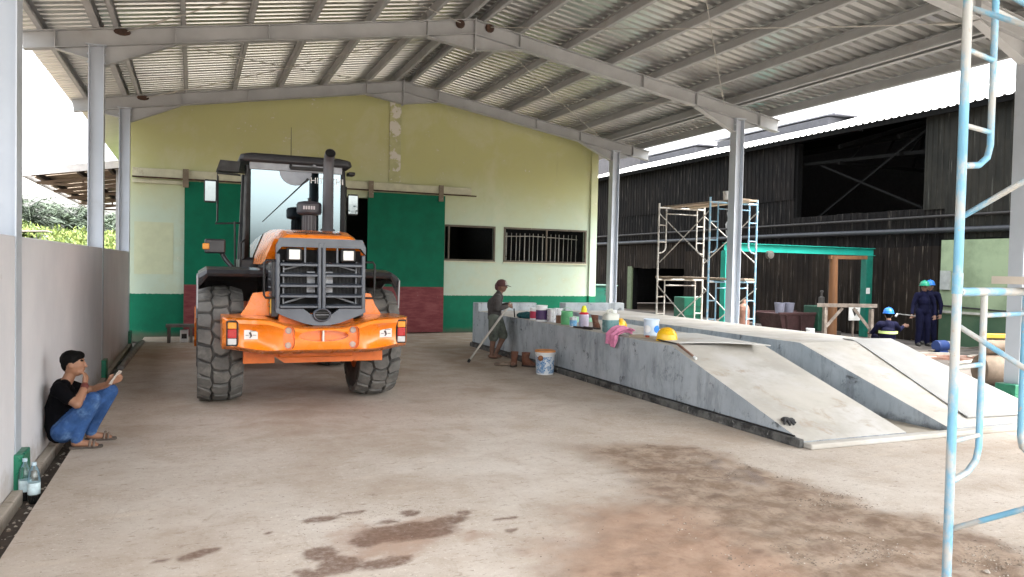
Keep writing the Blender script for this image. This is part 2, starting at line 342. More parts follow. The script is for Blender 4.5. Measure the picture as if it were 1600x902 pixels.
for s in (-1, 1):
    for d in OFF:
        x = XR0+s*d; z0 = zt(x)+.004; b = MB()
        b.box(x-.004, x+.004, YN+.05, 18.5, z0, z0+.16); b.box(x-.03-s*.03, x+.03-s*.03, YN+.05, 18.5, z0-.0, z0+.006); b.box(x-.03-s*.03, x+.03-s*.03, YN+.05, 18.5, z0+.156, z0+.162)
        b.box(x-.062*s-.003, x-.062*s+.003, YN+.05, 18.5, z0+.006, z0+.03)
        b.build('purlin', steel, can)
        for fy in FY:
            b = MB(); b.box(x+s*.006, x+s*.014, fy-.05, fy+.05, zt(x)+.002, zt(x)+.12); b.build('purlin_cleat', steel, can)
def ibeam(b, a, c, d, w, tf=.012, tw=.009):
    a, c = V(a), V(c); dirn = (c-a).normalized(); side = V(0, 1, 0); up = side.cross(dirn) if dirn.x > 0 else dirn.cross(side)
    if up.z < 0: up = -up
    b.beam(a-up*tf/2, c-up*tf/2, w, tf, up=up); b.beam(a-up*(d-tf/2), c-up*(d-tf/2), w, tf, up=up); b.beam(a-up*d/2, c-up*d/2, tw, d-2*tf-.002, up=up)
for fi, fy in enumerate(FY):
    for s in (-1, 1):
        xe = XR0+s*6.72; b = MB(); ibeam(b, (XR0+s*.012, fy, zt(XR0)), (xe, fy, zt(xe)), .25, .15)
        raf = b.build('rafter', steel, can)
        # haunches and stiffeners
        xc = XL if s < 0 else XRC; xi = xc-s*.09
        b = MB(); x2 = xi-s*.95; b.prism([(xi, zt(xi)-.255), (x2, zt(x2)-.258), (xi, zt(xi)-.53)], fy-.006, fy+.006); b.beam((x2, fy, zt(x2)-.262), (xi, fy, zt(xi)-.535), .13, .01); b.build('haunch', steel, raf)
        xo = xc+s*.1; x3 = xo+s*.42; b = MB(); b.prism([(xo, zt(xo)-.255), (x3, zt(x3)-.258), (xo, zt(xo)-.42)], fy-.006, fy+.006); b.beam((x3, fy, zt(x3)-.262), (xo, fy, zt(xo)-.425), .13, .01); b.build('haunch', steel, raf)
        x4 = XR0+s*.85; b = MB(); b.prism([(XR0+s*.014, zt(XR0)-.255), (x4, zt(x4)-.258), (XR0+s*.014, zt(XR0)-.52)], fy-.006, fy+.006); b.beam((x4, fy, zt(x4)-.262), (XR0+s*.014, fy, zt(XR0)-.525), .13, .01); b.build('ridge_haunch', steel, raf)
        for xx in (x2, x3, x4, XR0+s*3.4):
            b = MB(); b.box(xx-.006, xx+.006, fy-.078, fy+.078, zt(xx)-.24, zt(xx)-.012); b.build('stiffener', steel, raf)
        if fi not in (2,): b = MB(); b.lathe((XR0+s*.27, fy-.045, zt(XR0)-.11), [(.0, -.03), (.075, -.03), (.085, .0), (.06, .03), (0, .03)], 10, M=Matrix.Rotation(R(90), 3, 'X')); b.build('bracing_lug', rustm, raf)
        xl = xc-s*.33
        if s < 0: b = MB(); b.lathe((xl, fy-.045, zt(xl)-.06), [(.0, -.03), (.08, -.03), (.09, 0), (.06, .03), (0, .03)], 10, M=Matrix.Rotation(R(90), 3, 'X') @ Matrix.Diagonal((1.3, .6, 1))); b.build('bracing_lug', rustm, raf)
        # column
        ztop = zt(xc)-.252; z0 = -.1
        b = MB(); b.box(xc-.1, xc-.088, fy-.1, fy+.1, z0, ztop); b.box(xc+.088, xc+.1, fy-.1, fy+.1, z0, ztop); b.box(xc-.0875, xc+.0875, fy-.005, fy+.005, z0, ztop)
        cl = b.build('column', colm, can)
        b = MB(); b.box(xc-.13, xc+.13, fy-.13, fy+.13, ztop, ztop+.012); b.build('cap_plate', colm, cl)
        for q in (-1, 1):
            for zz in (.12, .24):
                b = MB(); b.lathe((xc+q*.1, fy-.06, ztop-zz), [(.016, -.0), (.016, .02), (0, .02)], 6, M=Matrix.Rotation(R(90*q), 3, 'Y')); b.build('bolt', colm, cl)
        if s < 0: px = (xc-.2, xc+.155)
        else: px = (xc-.22, xc+.22)
        b = MB(); hgt = .22 if s < 0 else .3
        b.box(px[0], px[1], fy-.14, fy+.14, -.13, hgt); b.build('pedestal', greenp, can, .012)
    b = MB(); b.box(XR0-.012, XR0-.001, fy-.09, fy+.09, ZR-.56, ZR+.02); b.box(XR0+.001, XR0+.012, fy-.09, fy+.09, ZR-.56, ZR+.02); b.build('ridge_plate', steel, can)
for xc in (XL, XRC):
    b = MB(); z0 = zt(xc)+.004; s = 1 if xc < 4 else -1
    b.box(xc-.05, xc+.05, YN+.05, 18.5, z0, z0+.008); b.box(xc-.004, xc+.004, YN+.05, 18.5, z0+.008, z0+.14); b.box(xc-.05, xc+.05, YN+.05, 18.5, z0+.14, z0+.147); b.build('eave_strut', steel, can)
rodm = mk('bracing_rod', (.42, .41, .38), .5, .3)
def rod(a, c):
    b = MB(); a, c = V(a), V(c); mid = a.lerp(c, .5)-V(0, 0, .06); b.tube([a, a.lerp(c, .25)-V(0, 0, .045), mid, a.lerp(c, .75)-V(0, 0, .045), c], .008, 6); o = b.build('bracing_rod', rodm, can)
    d = (c-a).normalized(); p = a+d*.55-V(0, 0, .02); b = MB(); b.tube([p, p+d*.06, p+d*.22, p+d*.28], [.01, .02, .02, .01], 6); b.build('turnbuckle', rodm, o)
for i in (0, 1):
    for s, xc in ((-1, XL), (1, XRC)):
        xe = xc-s*.38
        rod((xe, FY[i+1]-.05, zt(xe)-.06), (XR0+s*.27, FY[i]+.06, zt(XR0)-.1)); rod((xe, FY[i]+.05, zt(xe)-.06), (XR0+s*.27, FY[i+1]-.06, zt(XR0)-.1))

# ------------------------------------------------------------------ low wall on the left, drain
def mat_plaster():
    q = NT('grey_plaster'); v = q.coords(True); sp = q.n('SeparateXYZ'); q.l(v, sp.inputs[0]); z = sp.outputs[2]; n1 = q.noise(v, .9, 6, .6); n2 = q.noise(v, 7, 7, .7); st = q.n('Mapping'); st.inputs['Scale'].default_value = (1, 5, .5); q.l(v, st.inputs[0]); n3 = q.noise(st.outputs[0], 1.6, 6, .65)
    k = q.mix(q.ramp(n1, .35, .7), (.60, .605, .64), (.68, .68, .71)); k = q.mix(q.ramp(n3, .58, .78, 0, .3), k, (.46, .45, .45)); k = q.mix(q.ramp(n2, .66, .74, 0, .35), k, (.42, .40, .38))
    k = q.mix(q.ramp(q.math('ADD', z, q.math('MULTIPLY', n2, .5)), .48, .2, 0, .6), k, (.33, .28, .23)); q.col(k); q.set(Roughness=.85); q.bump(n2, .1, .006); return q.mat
plaster = mat_plaster()
lw = thing('boundary_wall', 'low smooth grey plastered wall along the left edge of the yard', 'wall', (-1.3, 9, -.13))
for y0, y1 in ((-2, FY[0]-.102), (FY[0]+.102, FY[1]-.102), (FY[1]+.102, FY[2]-.102)):
    b = MB(); b.box(-1.38, -1.226, y0, y1, -.13, 1.855); w = b.build('wall_panel', plaster, lw, .012)
    b = MB(); b.box(-1.224, -1.15, y0+.12, y1-.12, -.13, -.02); b.build('footing_ledge', slabm, w, .01)
drainm = mk('drain_dirt', (.07, .055, .045), .95, var=.4, vs=4, wear=(.45, .43, .4), wears=13, weart=(.62, .66), bump=.5)
b = MB(); b.add([(-1.23, -4, -.12), (-.985, -4, -.12), (-.985, 18.5, -.12), (-1.23, 18.5, -.12)], [(0, 1, 2, 3)]); struct(b.build('drain_bed', drainm))
blackpl = mk('black_pipe', (.012, .012, .013), .5)
b = MB(); b.tube([(-1.09, 9.2, -.06), (-1.08, 12, -.055), (-1.07, 12.9, -.05), (-1.06, 15, -.05), (-1.02, 17.4, -.04)], .055, 8)
single('drain_pipe', b, blackpl, 'black plastic pipe lying in the drain below the left wall', 'pipe', (-1.08, 13, -.12))
b = MB(); b.tube([(-1.03, 13.2, .0), (-1.0, 15, .01), (-.96, 17.3, .01)], .05, 8)
single('conduit', b, mk('grey_pipe', (.2, .19, .18), .7), 'dusty grey pipe along the edge of the slab by the left wall', 'pipe', (-1, 15, -.05))

# ------------------------------------------------------------------ back building
def mat_wall():
    q = NT('hall_wall_paint'); v = q.coords(True); sp = q.n('SeparateXYZ'); q.l(v, sp.inputs[0]); z = sp.outputs[2]
    n1 = q.noise(v, .5, 5); n2 = q.noise(v, 3, 8, .7); n3 = q.noise(v, 16, 6, .7)
    st = q.n('Mapping'); st.inputs['Scale'].default_value = (6, 1, .5); q.l(v, st.inputs[0]); streak = q.noise(st.outputs[0], 1.5, 6, .65)
    ht = q.math('ADD', z, q.math('MULTIPLY', n1, 1.6))
    k = q.mix(q.ramp(ht, 3.2, 5.0), (.445, .55, .455), (.475, .485, .235))      # yellower towards the top, paler green below
    k = q.mix(q.ramp(n2, .4, .75, 0, .35), k, (.44, .44, .26))
    k = q.mix(q.ramp(streak, .62, .8, 0, .35), k, (.30, .28, .18))
    k = q.mix(q.ramp(n3, .70, .73, 0, .8), k, (.66, .65, .56))
    k = q.mix(q.math('MULTIPLY', q.ramp(n2, .62, .64), q.ramp(n3, .55, .6)), k, (.62, .61, .53))
    zb = q.math('ADD', z, q.math('MULTIPLY', q.math('SUBTRACT', n3, .5), .05))
    g = q.mix(q.ramp(n2, .3, .8), (.0, .15, .08), (.0, .11, .06))
    g = q.mix(q.ramp(n3, .7, .74), g, (.5, .6, .5))
    k = q.mix(q.ramp(zb, .955, .945), k, g)
    low = q.math('ADD', z, q.math('MULTIPLY', n2, .3)); k = q.mix(q.ramp(low, .32, .12, 0, .75), k, (.10, .08, .06))
    q.col(k); k2 = q.noise(v, .8, 6, .65, .5); k = q.mix(q.math('MULTIPLY', q.ramp(k2, .48, .7, 0, .4), q.ramp(z, .97, 1.0)), k, (.56, .57, .42)); q.col(k); q.set(Roughness=.75); q.b.inputs['Specular IOR Level'].default_value = .3; q.bump(n3, .15, .006); return q.mat
wallm = mat_wall()
YW = 18.51
hall = thing('warehouse', 'long warehouse gable end with olive yellow and pale green walls and a green base band', 'building', (4.4, YW+2, 0))
b = MB(); D = (YW, YW+.2)
def wr(x0, x1, z0, z1): b.box(x0, x1, D[0], D[1], z0, z1)
wr(-1.42, .9, -.1, 3.5); wr(4.6, 5.79, -.1, 3.5); wr(5.79, 7.21, -.1, 1.83); wr(5.79, 7.21, 2.745, 3.5); wr(7.21, 7.44, -.1, 3.5); wr(7.44, 9.88, -.1, 1.83); wr(7.44, 9.88, 2.735, 3.5); wr(9.88, 10.12, -.1, 3.5); wr(.9, 4.6, 3.3, 3.5)
b.prism([(-1.42, 3.5), (10.12, 3.5), (10.12, 5.02), (XR0, 6.1), (-1.42, 5.02)], D[0], D[1])
wall = b.build('wall', wallm, hall)
pilm = mk('peeling_plaster', (.43, .44, .24), .85, var=.12, c2=(.62, .61, .55), c2s=4.5, c2t=(.5, .56), bump=.3)
b = MB(); b.box(4.38, 4.66, YW-.05, YW-.002, 3.72, 5.85); b.build('pilaster', pilm, hall)
b = MB(); b.box(9.96, 10.16, YW-.06, YW-.002, -.02, 4.98); b.build('corner_pilaster', wallm, hall)
lint = mk('lintel_plaster', (.50, .50, .37), .85, var=.12, c2=(.30, .25, .18), c2s=3, c2t=(.6, .75), bump=.3)
b = MB(); b.box(-1.24, 6.5, YW-.10, YW-.002, 3.50, 3.68); b.build('lintel_beam', lint, hall, .008)
b = MB(); b.box(-1.24, -.22, YW-.06, YW-.002, 3.36, 3.44); b.build('lintel_beam', lint, hall, .006)
b = MB(); b.box(-1.24, 6.62, YW-.14, YW-.11, 3.465, 3.495); b.build('door_track', rustm, hall)
for hxx in (-.18, 3.92, 5.68):
    b = MB(); b.box(hxx-.06, hxx+.06, YW-.17, YW-.145, 3.3, 3.7); b.lathe((hxx, YW-.12, 3.53), [(.045, -.02), (.045, .02)], 12, M=Matrix.Rotation(R(90), 3, 'X')); b.build('door_hanger', mk('hanger', (.17, .14, .1), .8, wear=(.3, .29, .25)), hall)
b = MB(); b.box(-1.2, -.42, YW-.006, YW-.0015, 1.38, 2.52); b.build('repainted_patch', mk('patch', (.47, .52, .36), .8, var=.06), wall)
def mat_door():
    q = NT('door_green'); v = q.coords(True); sp = q.n('SeparateXYZ'); q.l(v, sp.inputs[0]); z = sp.outputs[2]; n2 = q.noise(v, 2.5, 7, .65); n3 = q.noise(v, 14, 7, .7)
    st = q.n('Mapping'); st.inputs['Scale'].default_value = (1, 1, 4); q.l(v, st.inputs[0]); n4 = q.noise(st.outputs[0], 3, 7, .7)
    g = q.mix(q.ramp(n2, .3, .7), (.0, .098, .052), (.0, .13, .07)); g = q.mix(q.ramp(n4, .73, .76, 0, .5), g, (.4, .5, .42))
    r_ = q.mix(q.ramp(n4, .35, .7), (.14, .032, .037), (.21, .065, .068)); r_ = q.mix(q.ramp(n3, .68, .72), r_, (.4, .3, .28))
    k = q.mix(q.ramp(z, 1.165, 1.155), g, r_); low = q.math('ADD', z, q.math('MULTIPLY', n2, .3)); k = q.mix(q.ramp(low, .25, .1, 0, .6), k, (.06, .045, .035))
    q.col(k); q.set(Roughness=.6); q.b.inputs['Specular IOR Level'].default_value = .15; q.bump(n2, .12, .01); return q.mat
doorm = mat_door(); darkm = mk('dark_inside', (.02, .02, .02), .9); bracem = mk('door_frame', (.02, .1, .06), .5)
for x0, x1 in ((-.2, 1.95), (3.86, 5.8)):
    b = MB(); b.box(x0, x1, YW-.12, YW-.075, .03, 3.44); d = b.build('sliding_door', doorm, hall, .004)
    b = MB(); b.box(x0+.02, x1-.02, YW-.072, YW-.03, .05, .12); b.build('bottom_rail', bracem, d)
    hz_ = 1.3
    b = MB(); b.tube([(x1-.1 if x0 < 1 else x0+.1, YW-.125, 1.35), (x1-.1 if x0 < 1 else x0+.1, YW-.16, 1.38), (x1-.1 if x0 < 1 else x0+.1, YW-.16, 1.55), (x1-.1 if x0 < 1 else x0+.1, YW-.125, 1.58)], .01, 6); b.build('handle', rustm, d)
winf = mk('window_frame', (.10, .085, .065), .8, wear=(.3, .28, .22)); barm = mk('grille_bar', (.42, .42, .38), .7, wear=(.15, .1, .07), wears=6)
for x0, x1, mull in ((5.8, 7.21, 5.95), (7.44, 9.88, 8.68)):
    b = MB(); z0, z1 = 1.83, 2.74; t_ = .045
    b.box(x0, x1, YW-.012, YW+.06, z0, z0+t_); b.box(x0, x1, YW-.012, YW+.06, z1-t_, z1); b.box(x0, x0+t_, YW-.01, YW+.06, z0+t_, z1-t_); b.box(x1-t_, x1, YW-.01, YW+.06, z0+t_, z1-t_); b.box(mull-.02, mull+.02, YW-.008, YW+.05, z0+t_, z1-t_)
    w = b.build('window_frame', winf, hall)
    b = MB(); b.box(x0-.02, x1+.02, YW-.03, YW-.013, z0-.03, z0); b.build('sill', lint, w)
    if x0 > 7:
        for k in range(17):
            xx = 7.72+k*.13+(k % 3)*.012; b = MB(); b.tube([(xx, YW+.5, 1.7), (xx+.01, YW+.5, 2.62)], .009+.004*(k % 4 == 0), 6); b.build('grille_bar', barm, w)
        b = MB(); b.tube([(7.65, YW+.5, 2.52), (8.5, YW+.5, 2.55), (9.85, YW+.5, 2.5)], .012, 6); b.build('grille_rail', barm, w)
        b = MB(); b.box(7.5, 7.62, YW+.3, YW+.42, 1.6, 2.7); b.build('inner_post', mk('inner_post', (.3, .33, .28), .8), w)
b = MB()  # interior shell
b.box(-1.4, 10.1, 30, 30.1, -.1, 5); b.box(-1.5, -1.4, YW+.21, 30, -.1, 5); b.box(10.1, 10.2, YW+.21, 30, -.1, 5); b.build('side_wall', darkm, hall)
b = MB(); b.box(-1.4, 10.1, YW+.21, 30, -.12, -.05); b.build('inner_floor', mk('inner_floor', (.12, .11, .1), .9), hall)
b = MB(); b.prism([(-2.3, 4.9), (XR0, 6.22), (11.1, 4.95), (11.1, 5.02), (XR0, 6.30), (-2.3, 4.97)], YW+.21, 30.3); b.build('roof', zinc, hall)
# low awning on its left side
awm = mk('awning_sheet', (.34, .27, .2), .7, .2, var=.25, c2=(.22, .15, .1), c2s=1.2, c2t=(.45, .65), bump=.1); fasc = mk('awning_fascia', (.6, .59, .58), .6, wear=(.35, .3, .26), wears=3)
aw = thing('awning', 'rusty lean-to awning roof beyond the left wall', 'awning', (-2.3, 23, 0))
def az(x): return 3.42+(x+3.3)*.165
for k in range(10):
    b = MB(); y0 = 18.75+k*1.05
    prof = [(y0+i*.21+dy, z) for i in range(5) for dy, z in ((0, 0), (.1, 0), (.13, .03), (.17, .03))]; n_ = len(prof)
    b.add([(x, y, az(x)+z+.05) for x in (-3.3, -1.5) for y, z in prof], [(j, j+1, n_+j+1, n_+j) for j in range(n_-1)]); b.build('roof_sheet', awm, aw, fix=False)
b = MB(); b.add([], []); b.beam((-3.32, 18.7, az(-3.3)+.04), (-1.45, 18.7, az(-1.45)+.04), .03, .16); b.build('fascia', fasc, aw)
b = MB(); b.beam((-3.34, 18.7, az(-3.3)+.02), (-3.34, 29.2, az(-3.3)+.02), .03, .1); b.build('eave_trim', fasc, aw)
for x in (-3.05, -2.3, -1.7):
    b = MB(); b.box(x-.03, x+.03, 18.75, 29.2, az(x)-.07, az(x)+.03); b.build('purlin', mk('awn_steel', (.05, .035, .03), .8), aw)
for y in (19.6, 21.8, 24, 26.2, 28.6):
    b = MB(); b.beam((-3.2, y, az(-3.2)-.11), (-1.5, y, az(-1.5)-.11), .05, .06); b.beam((-3.1, y, az(-3.1)-.13), (-1.5, y, az(-3.1)-.13), .04, .05); b.beam((-2.3, y, az(-3.1)-.13), (-2.3, y, az(-2.3)-.1), .04, .04); b.build('truss', mk('awn_truss', (.22, .17, .13), .8), aw)
for y in (19.0, 28.9):
    b = MB(); b.box(-1.6, -1.5, y, y+.1, -.12, az(-1.55)-.05); b.build('post', steel, aw)

# ------------------------------------------------------------------ dark corrugated shed on the right
SX = 18.5
def mat_shed(name, c, c2, pale, amt):
    q = NT(name); v = q.coords(False); st = q.n('Mapping'); st.inputs['Scale'].default_value = (1, 14, .5); q.l(v, st.inputs[0]); s1 = q.noise(st.outputs[0], 1.6, 6, .65); n2 = q.noise(v, 1.1, 6, .6)
    k = q.mix(q.ramp(n2, .35, .7), c, c2); k = q.mix(q.ramp(s1, .58, .70, 0, amt), k, pale); q.col(k); q.set(Roughness=.8, Metallic=.0); q.b.inputs['Specular IOR Level'].default_value = .15; q.bump(s1, .1, .01); return q.mat
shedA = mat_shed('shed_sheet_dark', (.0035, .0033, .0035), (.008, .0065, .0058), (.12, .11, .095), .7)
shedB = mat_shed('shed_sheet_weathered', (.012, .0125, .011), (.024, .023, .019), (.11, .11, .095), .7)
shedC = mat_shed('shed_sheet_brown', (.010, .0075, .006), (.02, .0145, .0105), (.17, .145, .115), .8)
shed = thing('factory_shed', 'dark corrugated factory shed with a wide black upper opening on the right', 'building', (SX, 22, -.13))
def csheet(w, h, n):
    b = MB(); prof = []
    for k in range(n):
        y = k*w/n; p = w/n; prof += [(y, 0), (y+p*.62, 0), (y+p*.72, -.03), (y+p*.9, -.03), (y+p, 0)]
    n_ = len(prof); b.add([(x, y, z) for z in (0, h) for y, x in prof], [(j, j+1, n_+j+1, n_+j) for j in range(n_-1)]); return b.mesh('wall_sheet', False)
def sheets(y0, y1, z0, z1, mat, dx=0):
    n = max(1, round((y1-y0)/.88)); w = (y1-y0)/n; me = csheet(w+.012, z1-z0, 4); me.materials.append(mat)
    for k in range(n):
        o = link('wall_sheet', me, None, shed); o.location = V(SX+dx+random.uniform(-.012, .012), y0+k*w, z0+random.uniform(-.015, .015))-WL(shed); o.rotation_euler = (random.uniform(-.004, .004), 0, random.uniform(-.01, .01))
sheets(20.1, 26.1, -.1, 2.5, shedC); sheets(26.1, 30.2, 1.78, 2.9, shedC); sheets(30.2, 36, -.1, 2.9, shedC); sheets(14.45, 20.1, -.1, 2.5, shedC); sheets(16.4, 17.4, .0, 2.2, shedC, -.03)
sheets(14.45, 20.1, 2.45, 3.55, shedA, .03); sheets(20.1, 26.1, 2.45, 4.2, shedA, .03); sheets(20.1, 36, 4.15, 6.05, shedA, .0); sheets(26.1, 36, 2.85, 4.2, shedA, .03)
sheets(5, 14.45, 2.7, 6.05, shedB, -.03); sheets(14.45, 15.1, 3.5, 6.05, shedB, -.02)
shedst = mk('shed_steel', (.004, .004, .004), .9, spec=.1); shedst2 = mk('shed_steel_light', (.007, .007, .007), .9, spec=.05)
for y in (14.5, 20.1, 26.1, 30.2):
    b = MB(); b.box(SX+.06, SX+.26, y-.1, y+.1, -.1, 6.0); b.build('column', shedst, shed)
for z in (2.5, 3.5, 4.2):
    b = MB(); b.box(SX+.05, SX+.12, 20.1 if z > 4 else 5, 36, z-.05, z+.05); b.build('girt', shedst, shed)
b = MB(); b.beam((SX+.3, 15.4, 3.6), (SX+.3, 19.2, 5.2), .05, .06); b.build('brace', shedst2, shed)
b = MB(); b.beam((SX+.36, 19.4, 3.5), (SX+.36, 16.8, 5.0), .05, .06); b.beam((SX+.36, 16.8, 5.0), (SX+.36, 15.2, 5.9), .05, .06); b.build('brace', shedst2, shed)
b = MB(); b.beam((SX+.4, 14.5, 5.15), (SX+.4, 20.1, 5.35), .08, .1); b.build('tie_beam', shedst, shed)
for k in range(5):
    b = MB(); b.beam((SX+2+k*1.6, 8, 6.05+k*.5), (SX+2+k*1.6, 36, 6.05+k*.5), .08, .14); b.build('purlin', shedst, shed)
for y in (16.2, 18.4):
    b = MB(); b.beam((SX+.2, y, 5.7), (SX+7.8, y, 8.0), .08, .12); b.beam((SX+.2, y, 5.2), (SX+7.8, y, 5.2), .08, .1)
    for k in range(5): b.beam((SX+.6+k*1.4, y, 5.2), (SX+1.3+k*1.4, y, 5.95+k*.42), .05, .05)
    b.build('roof_truss', shedst, shed)
b = MB(); b.box(27, 27.1, 5, 36, -.1, 8.4); b.box(SX+.3, 27, 36, 36.1, -.1, 8); b.box(SX+.3, 27, 4.9, 5, -.1, 8); b.build('inner_wall', mk('inner_wall_dark', (.03, .03, .034), .9), shed)
rz = lambda x: 6.12+(x-SX+.4)*.3
shedroof = mk('shed_roof_sheet', (.68, .68, .67), .5, .3, var=.1)
for k in range(31):
    y0 = 5+k*1.0; prof = [(y0+i*.25+dy, z) for i in range(4) for dy, z in ((0, 0), (.13, 0), (.16, .04), (.22, .04))]+[(y0+1.0, 0)]; n_ = len(prof)
    b = MB(); b.add([(x, y, rz(x)+z) for x in (SX-.4, 27.2) for y, z in prof], [(j, j+1, n_+j+1, n_+j) for j in range(n_-1)]); b.build('roof_sheet', shedroof, shed, fix=False)
b = MB(); b.box(SX-.36, SX-.3, 5, 36, 5.98, 6.11); b.build('eave_purlin', shedst, shed)
ventm = mk('vent_dark', (.06, .06, .07), .6)
for y0, y1, x in ((21.4, 28.5, 22), (30, 35.5, 22.4)):
    b = MB(); b.box(x-.5, x+1.2, y0+.3, y1-.3, rz(x)-.2, rz(x)+.18); v = b.build('roof_vent', ventm, shed)
    b = MB(); b.beam((x+.3, y0, rz(x)+.27), (x+.3, y1, rz(x)+.27), 1.6, .05); b.build('vent_cap', mk('vent_cap', (.16, .16, .18), .5), v)
b = MB(); b.tube([(SX-.14, 9, 2.9), (SX-.14, 20, 2.95), (SX-.13, 34, 2.92)], .075, 8); b.build('pipe', mk('shed_pipe', (.022, .025, .03), .5), shed)
b = MB(); b.tube([(SX-.12, 9, 3.3), (SX-.12, 20, 3.3), (SX-.12, 34, 3.28)], .04, 8); b.build('pipe', mk('shed_pipe2', (.015, .013, .012), .6), shed)
doorg = mk('shed_post_green', (.10, .13, .07), .7)
b = MB(); b.box(SX-.05, SX+.03, 30.15, 30.5, -.1, 1.85); b.build('door_post', doorg, shed)
# pale green lower wall of the shed
def mat_gw():
    q = NT('pale_green_wall'); v = q.coords(True); sp = q.n('SeparateXYZ'); q.l(v, sp.inputs[0]); z = sp.outputs[2]; n1 = q.noise(v, .9, 7, .65); n2 = q.noise(v, 5, 7, .7)
    k = q.mix(q.ramp(n1, .4, .7), (.24, .31, .19), (.14, .19, .11)); k = q.mix(q.ramp(n2, .6, .75, 0, .4), k, (.16, .18, .12))
    g = q.mix(q.ramp(n1, .3, .7), (.035, .085, .045), (.065, .11, .06)); g = q.mix(q.ramp(n2, .55, .75, 0, .6), g, (.05, .07, .045)); k = q.mix(q.ramp(q.math('ADD', z, q.math('MULTIPLY', n2, .05)), .74, .72), k, g)
    q.col(k); q.set(Roughness=.85); q.bump(n2, .2, .01); return q.mat
b = MB(); b.box(SX-.16, SX-.02, 5, 14.42, -.13, 2.66); gw = b.build('masonry_wall', mat_gw(), shed)
b = MB(); b.box(SX-.2, SX-.165, 5, 14.4, .74, .80); b.build('conduit_ledge', mk('ledge', (.38, .38, .33), .8), gw)
b = MB(); b.box(SX-.22, SX-.165, 14.1, 14.38, 1.35, 1.85); b.build('electric_box', mk('ebox', (.30, .32, .30), .6), gw)
for y in (13.2, 12.2):
    b = MB(); b.tube([(SX-.2, y, 2.2 if y < 13 else 1.0), (SX-.19, y-.02, 1.4 if y < 13 else .7), (SX-.19, y+.03, .3)], .018, 6); b.build('cable', blackpl, gw)
b = MB(); b.tube([(SX-.19, 14.4, .93), (SX-.2, 12.8, .88), (SX-.19, 11, .9)], .02, 6); b.build('cable', blackpl, gw)
# rag hanging on the shed wall
b = MB()
for k in range(7):
    y = 23.2+random.uniform(-.25, .25); z = 3.9+random.uniform(-.3, .3); pts = [(SX-.06-.03*math.sin(i*1.3+k), y+.05*math.sin(i+k), z-i*.16) for i in range(6)]; b.tube(pts, [.05, .09, .06, .1, .06, .02], 6)
single('rag', b, mk('rag', (.2, .2, .19), .9), 'tangled grey rag hanging on the dark shed wall above the scaffold', 'rag', (SX-.08, 23.2, 3.0))
# yard floor strip by the shed
b = MB(); b.add([(11.46, 4, -.1), (18.4, 4, -.1), (18.4, 36, -.1), (11.46, 36, -.1)], [(0, 1, 2, 3)]); struct(b.build('yard_floor', mk('yard_floor', (.12, .105, .09), .9, var=.3, vs=.8, c2=(.05, .042, .036), c2s=1.1, c2t=(.4, .6), bump=.4, bs=12, world=True)))
YG = -.1

# ------------------------------------------------------------------ concrete service ramp
def mat_cement():
    q = NT('ramp_cement_side'); v = q.coords(True); n1 = q.noise(v, 1.3, 7, .65); n2 = q.noise(v, 5.5, 8, .72, .4); n3 = q.noise(v, 40, 4); st = q.n('Mapping'); st.inputs['Scale'].default_value = (1, 1.2, .35); q.l(v, st.inputs[0]); n4 = q.noise(st.outputs[0], 3.2, 8, .7)
    k = q.mix(q.ramp(n1, .3, .7), (.33, .375, .415), (.46, .505, .54)); k = q.mix(q.ramp(n4, .46, .68, 0, .62), k, (.15, .17, .19)); k = q.mix(q.ramp(q.noise(v, 2.1, 8, .75, .3), .56, .7, 0, .55), k, (.10, .115, .125)); sp = q.n('SeparateXYZ'); q.l(v, sp.inputs[0])
    k = q.mix(q.math('MULTIPLY', q.ramp(n2, .57, .66, 0, .85), q.ramp(n4, .42, .55, .25, 1)), k, (.06, .066, .07))
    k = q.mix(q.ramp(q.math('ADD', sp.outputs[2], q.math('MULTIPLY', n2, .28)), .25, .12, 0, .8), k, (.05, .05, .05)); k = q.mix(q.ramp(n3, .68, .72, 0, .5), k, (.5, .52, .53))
    q.col(k); q.set(Roughness=.7); q.bump(n2, .2, .008); return q.mat
cemside = mat_cement()
cemtop = mk('ramp_cement_top', (.41, .39, .35), .9, var=.14, vs=1.6, c2=(.48, .47, .45), c2s=1.1, c2t=(.45, .65), wear=(.34, .29, .235), wears=2.6, weart=(.54, .72), bump=.45, bs=26, world=True)
YB, YF, YE, ZT = 8.0, 5.75, 15.15, .765
ramp = thing('service_ramp', 'grey cement vehicle ramp with two raised tracks and a pit between', 'ramp', (7.3, 10.5, 0))
for x0, x1 in ((5.5, 6.9), (7.55, 9.1)):
    b = MB(); poly = [(YF, .0), (YE, .0), (YE, ZT), (YB, ZT), (YF, .06)]
    n = len(poly); vs = [(x0, *p) for p in poly]+[(x1, *p) for p in poly]
    b.add(vs, [(0, 1, 2, 3, 4), (9, 8, 7, 6, 5)], 0); b.add(vs, [(2, 7, 8, 3), (3, 8, 9, 4)], 1); b.add(vs, [(4, 9, 5, 0), (1, 6, 7, 2)], 0)
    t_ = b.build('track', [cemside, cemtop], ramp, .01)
    b = MB(); b.box(x0, x1, YE+.002, YE+.2, -.0, ZT+.17); b.box(x0, x0+.07, YE-.12, YE, ZT+.002, ZT+.168) if x0 < 6 else b.box(x0, x0+.05, YE-.1, YE, ZT+.002, ZT+.168); b.build('wheel_stop', cemside, t_, .012)
b = MB(); b.box(5.445, 5.499, YF-.02, YE+.2, .0, .085); b.build('plinth', mk('plinth_wet_cement', (.11, .11, .105), .75, var=.3, vs=7, c2=(.03, .03, .03), c2s=5, c2t=(.45, .6), wear=(.26, .26, .25), wears=8, weart=(.58, .66), bump=.4, world=True), ramp, .008)
b = MB(); b.box(5.485, 5.4995, YF+.1, YE+.2, .086, .1); b.build('plinth_groove', blackpl, ramp)
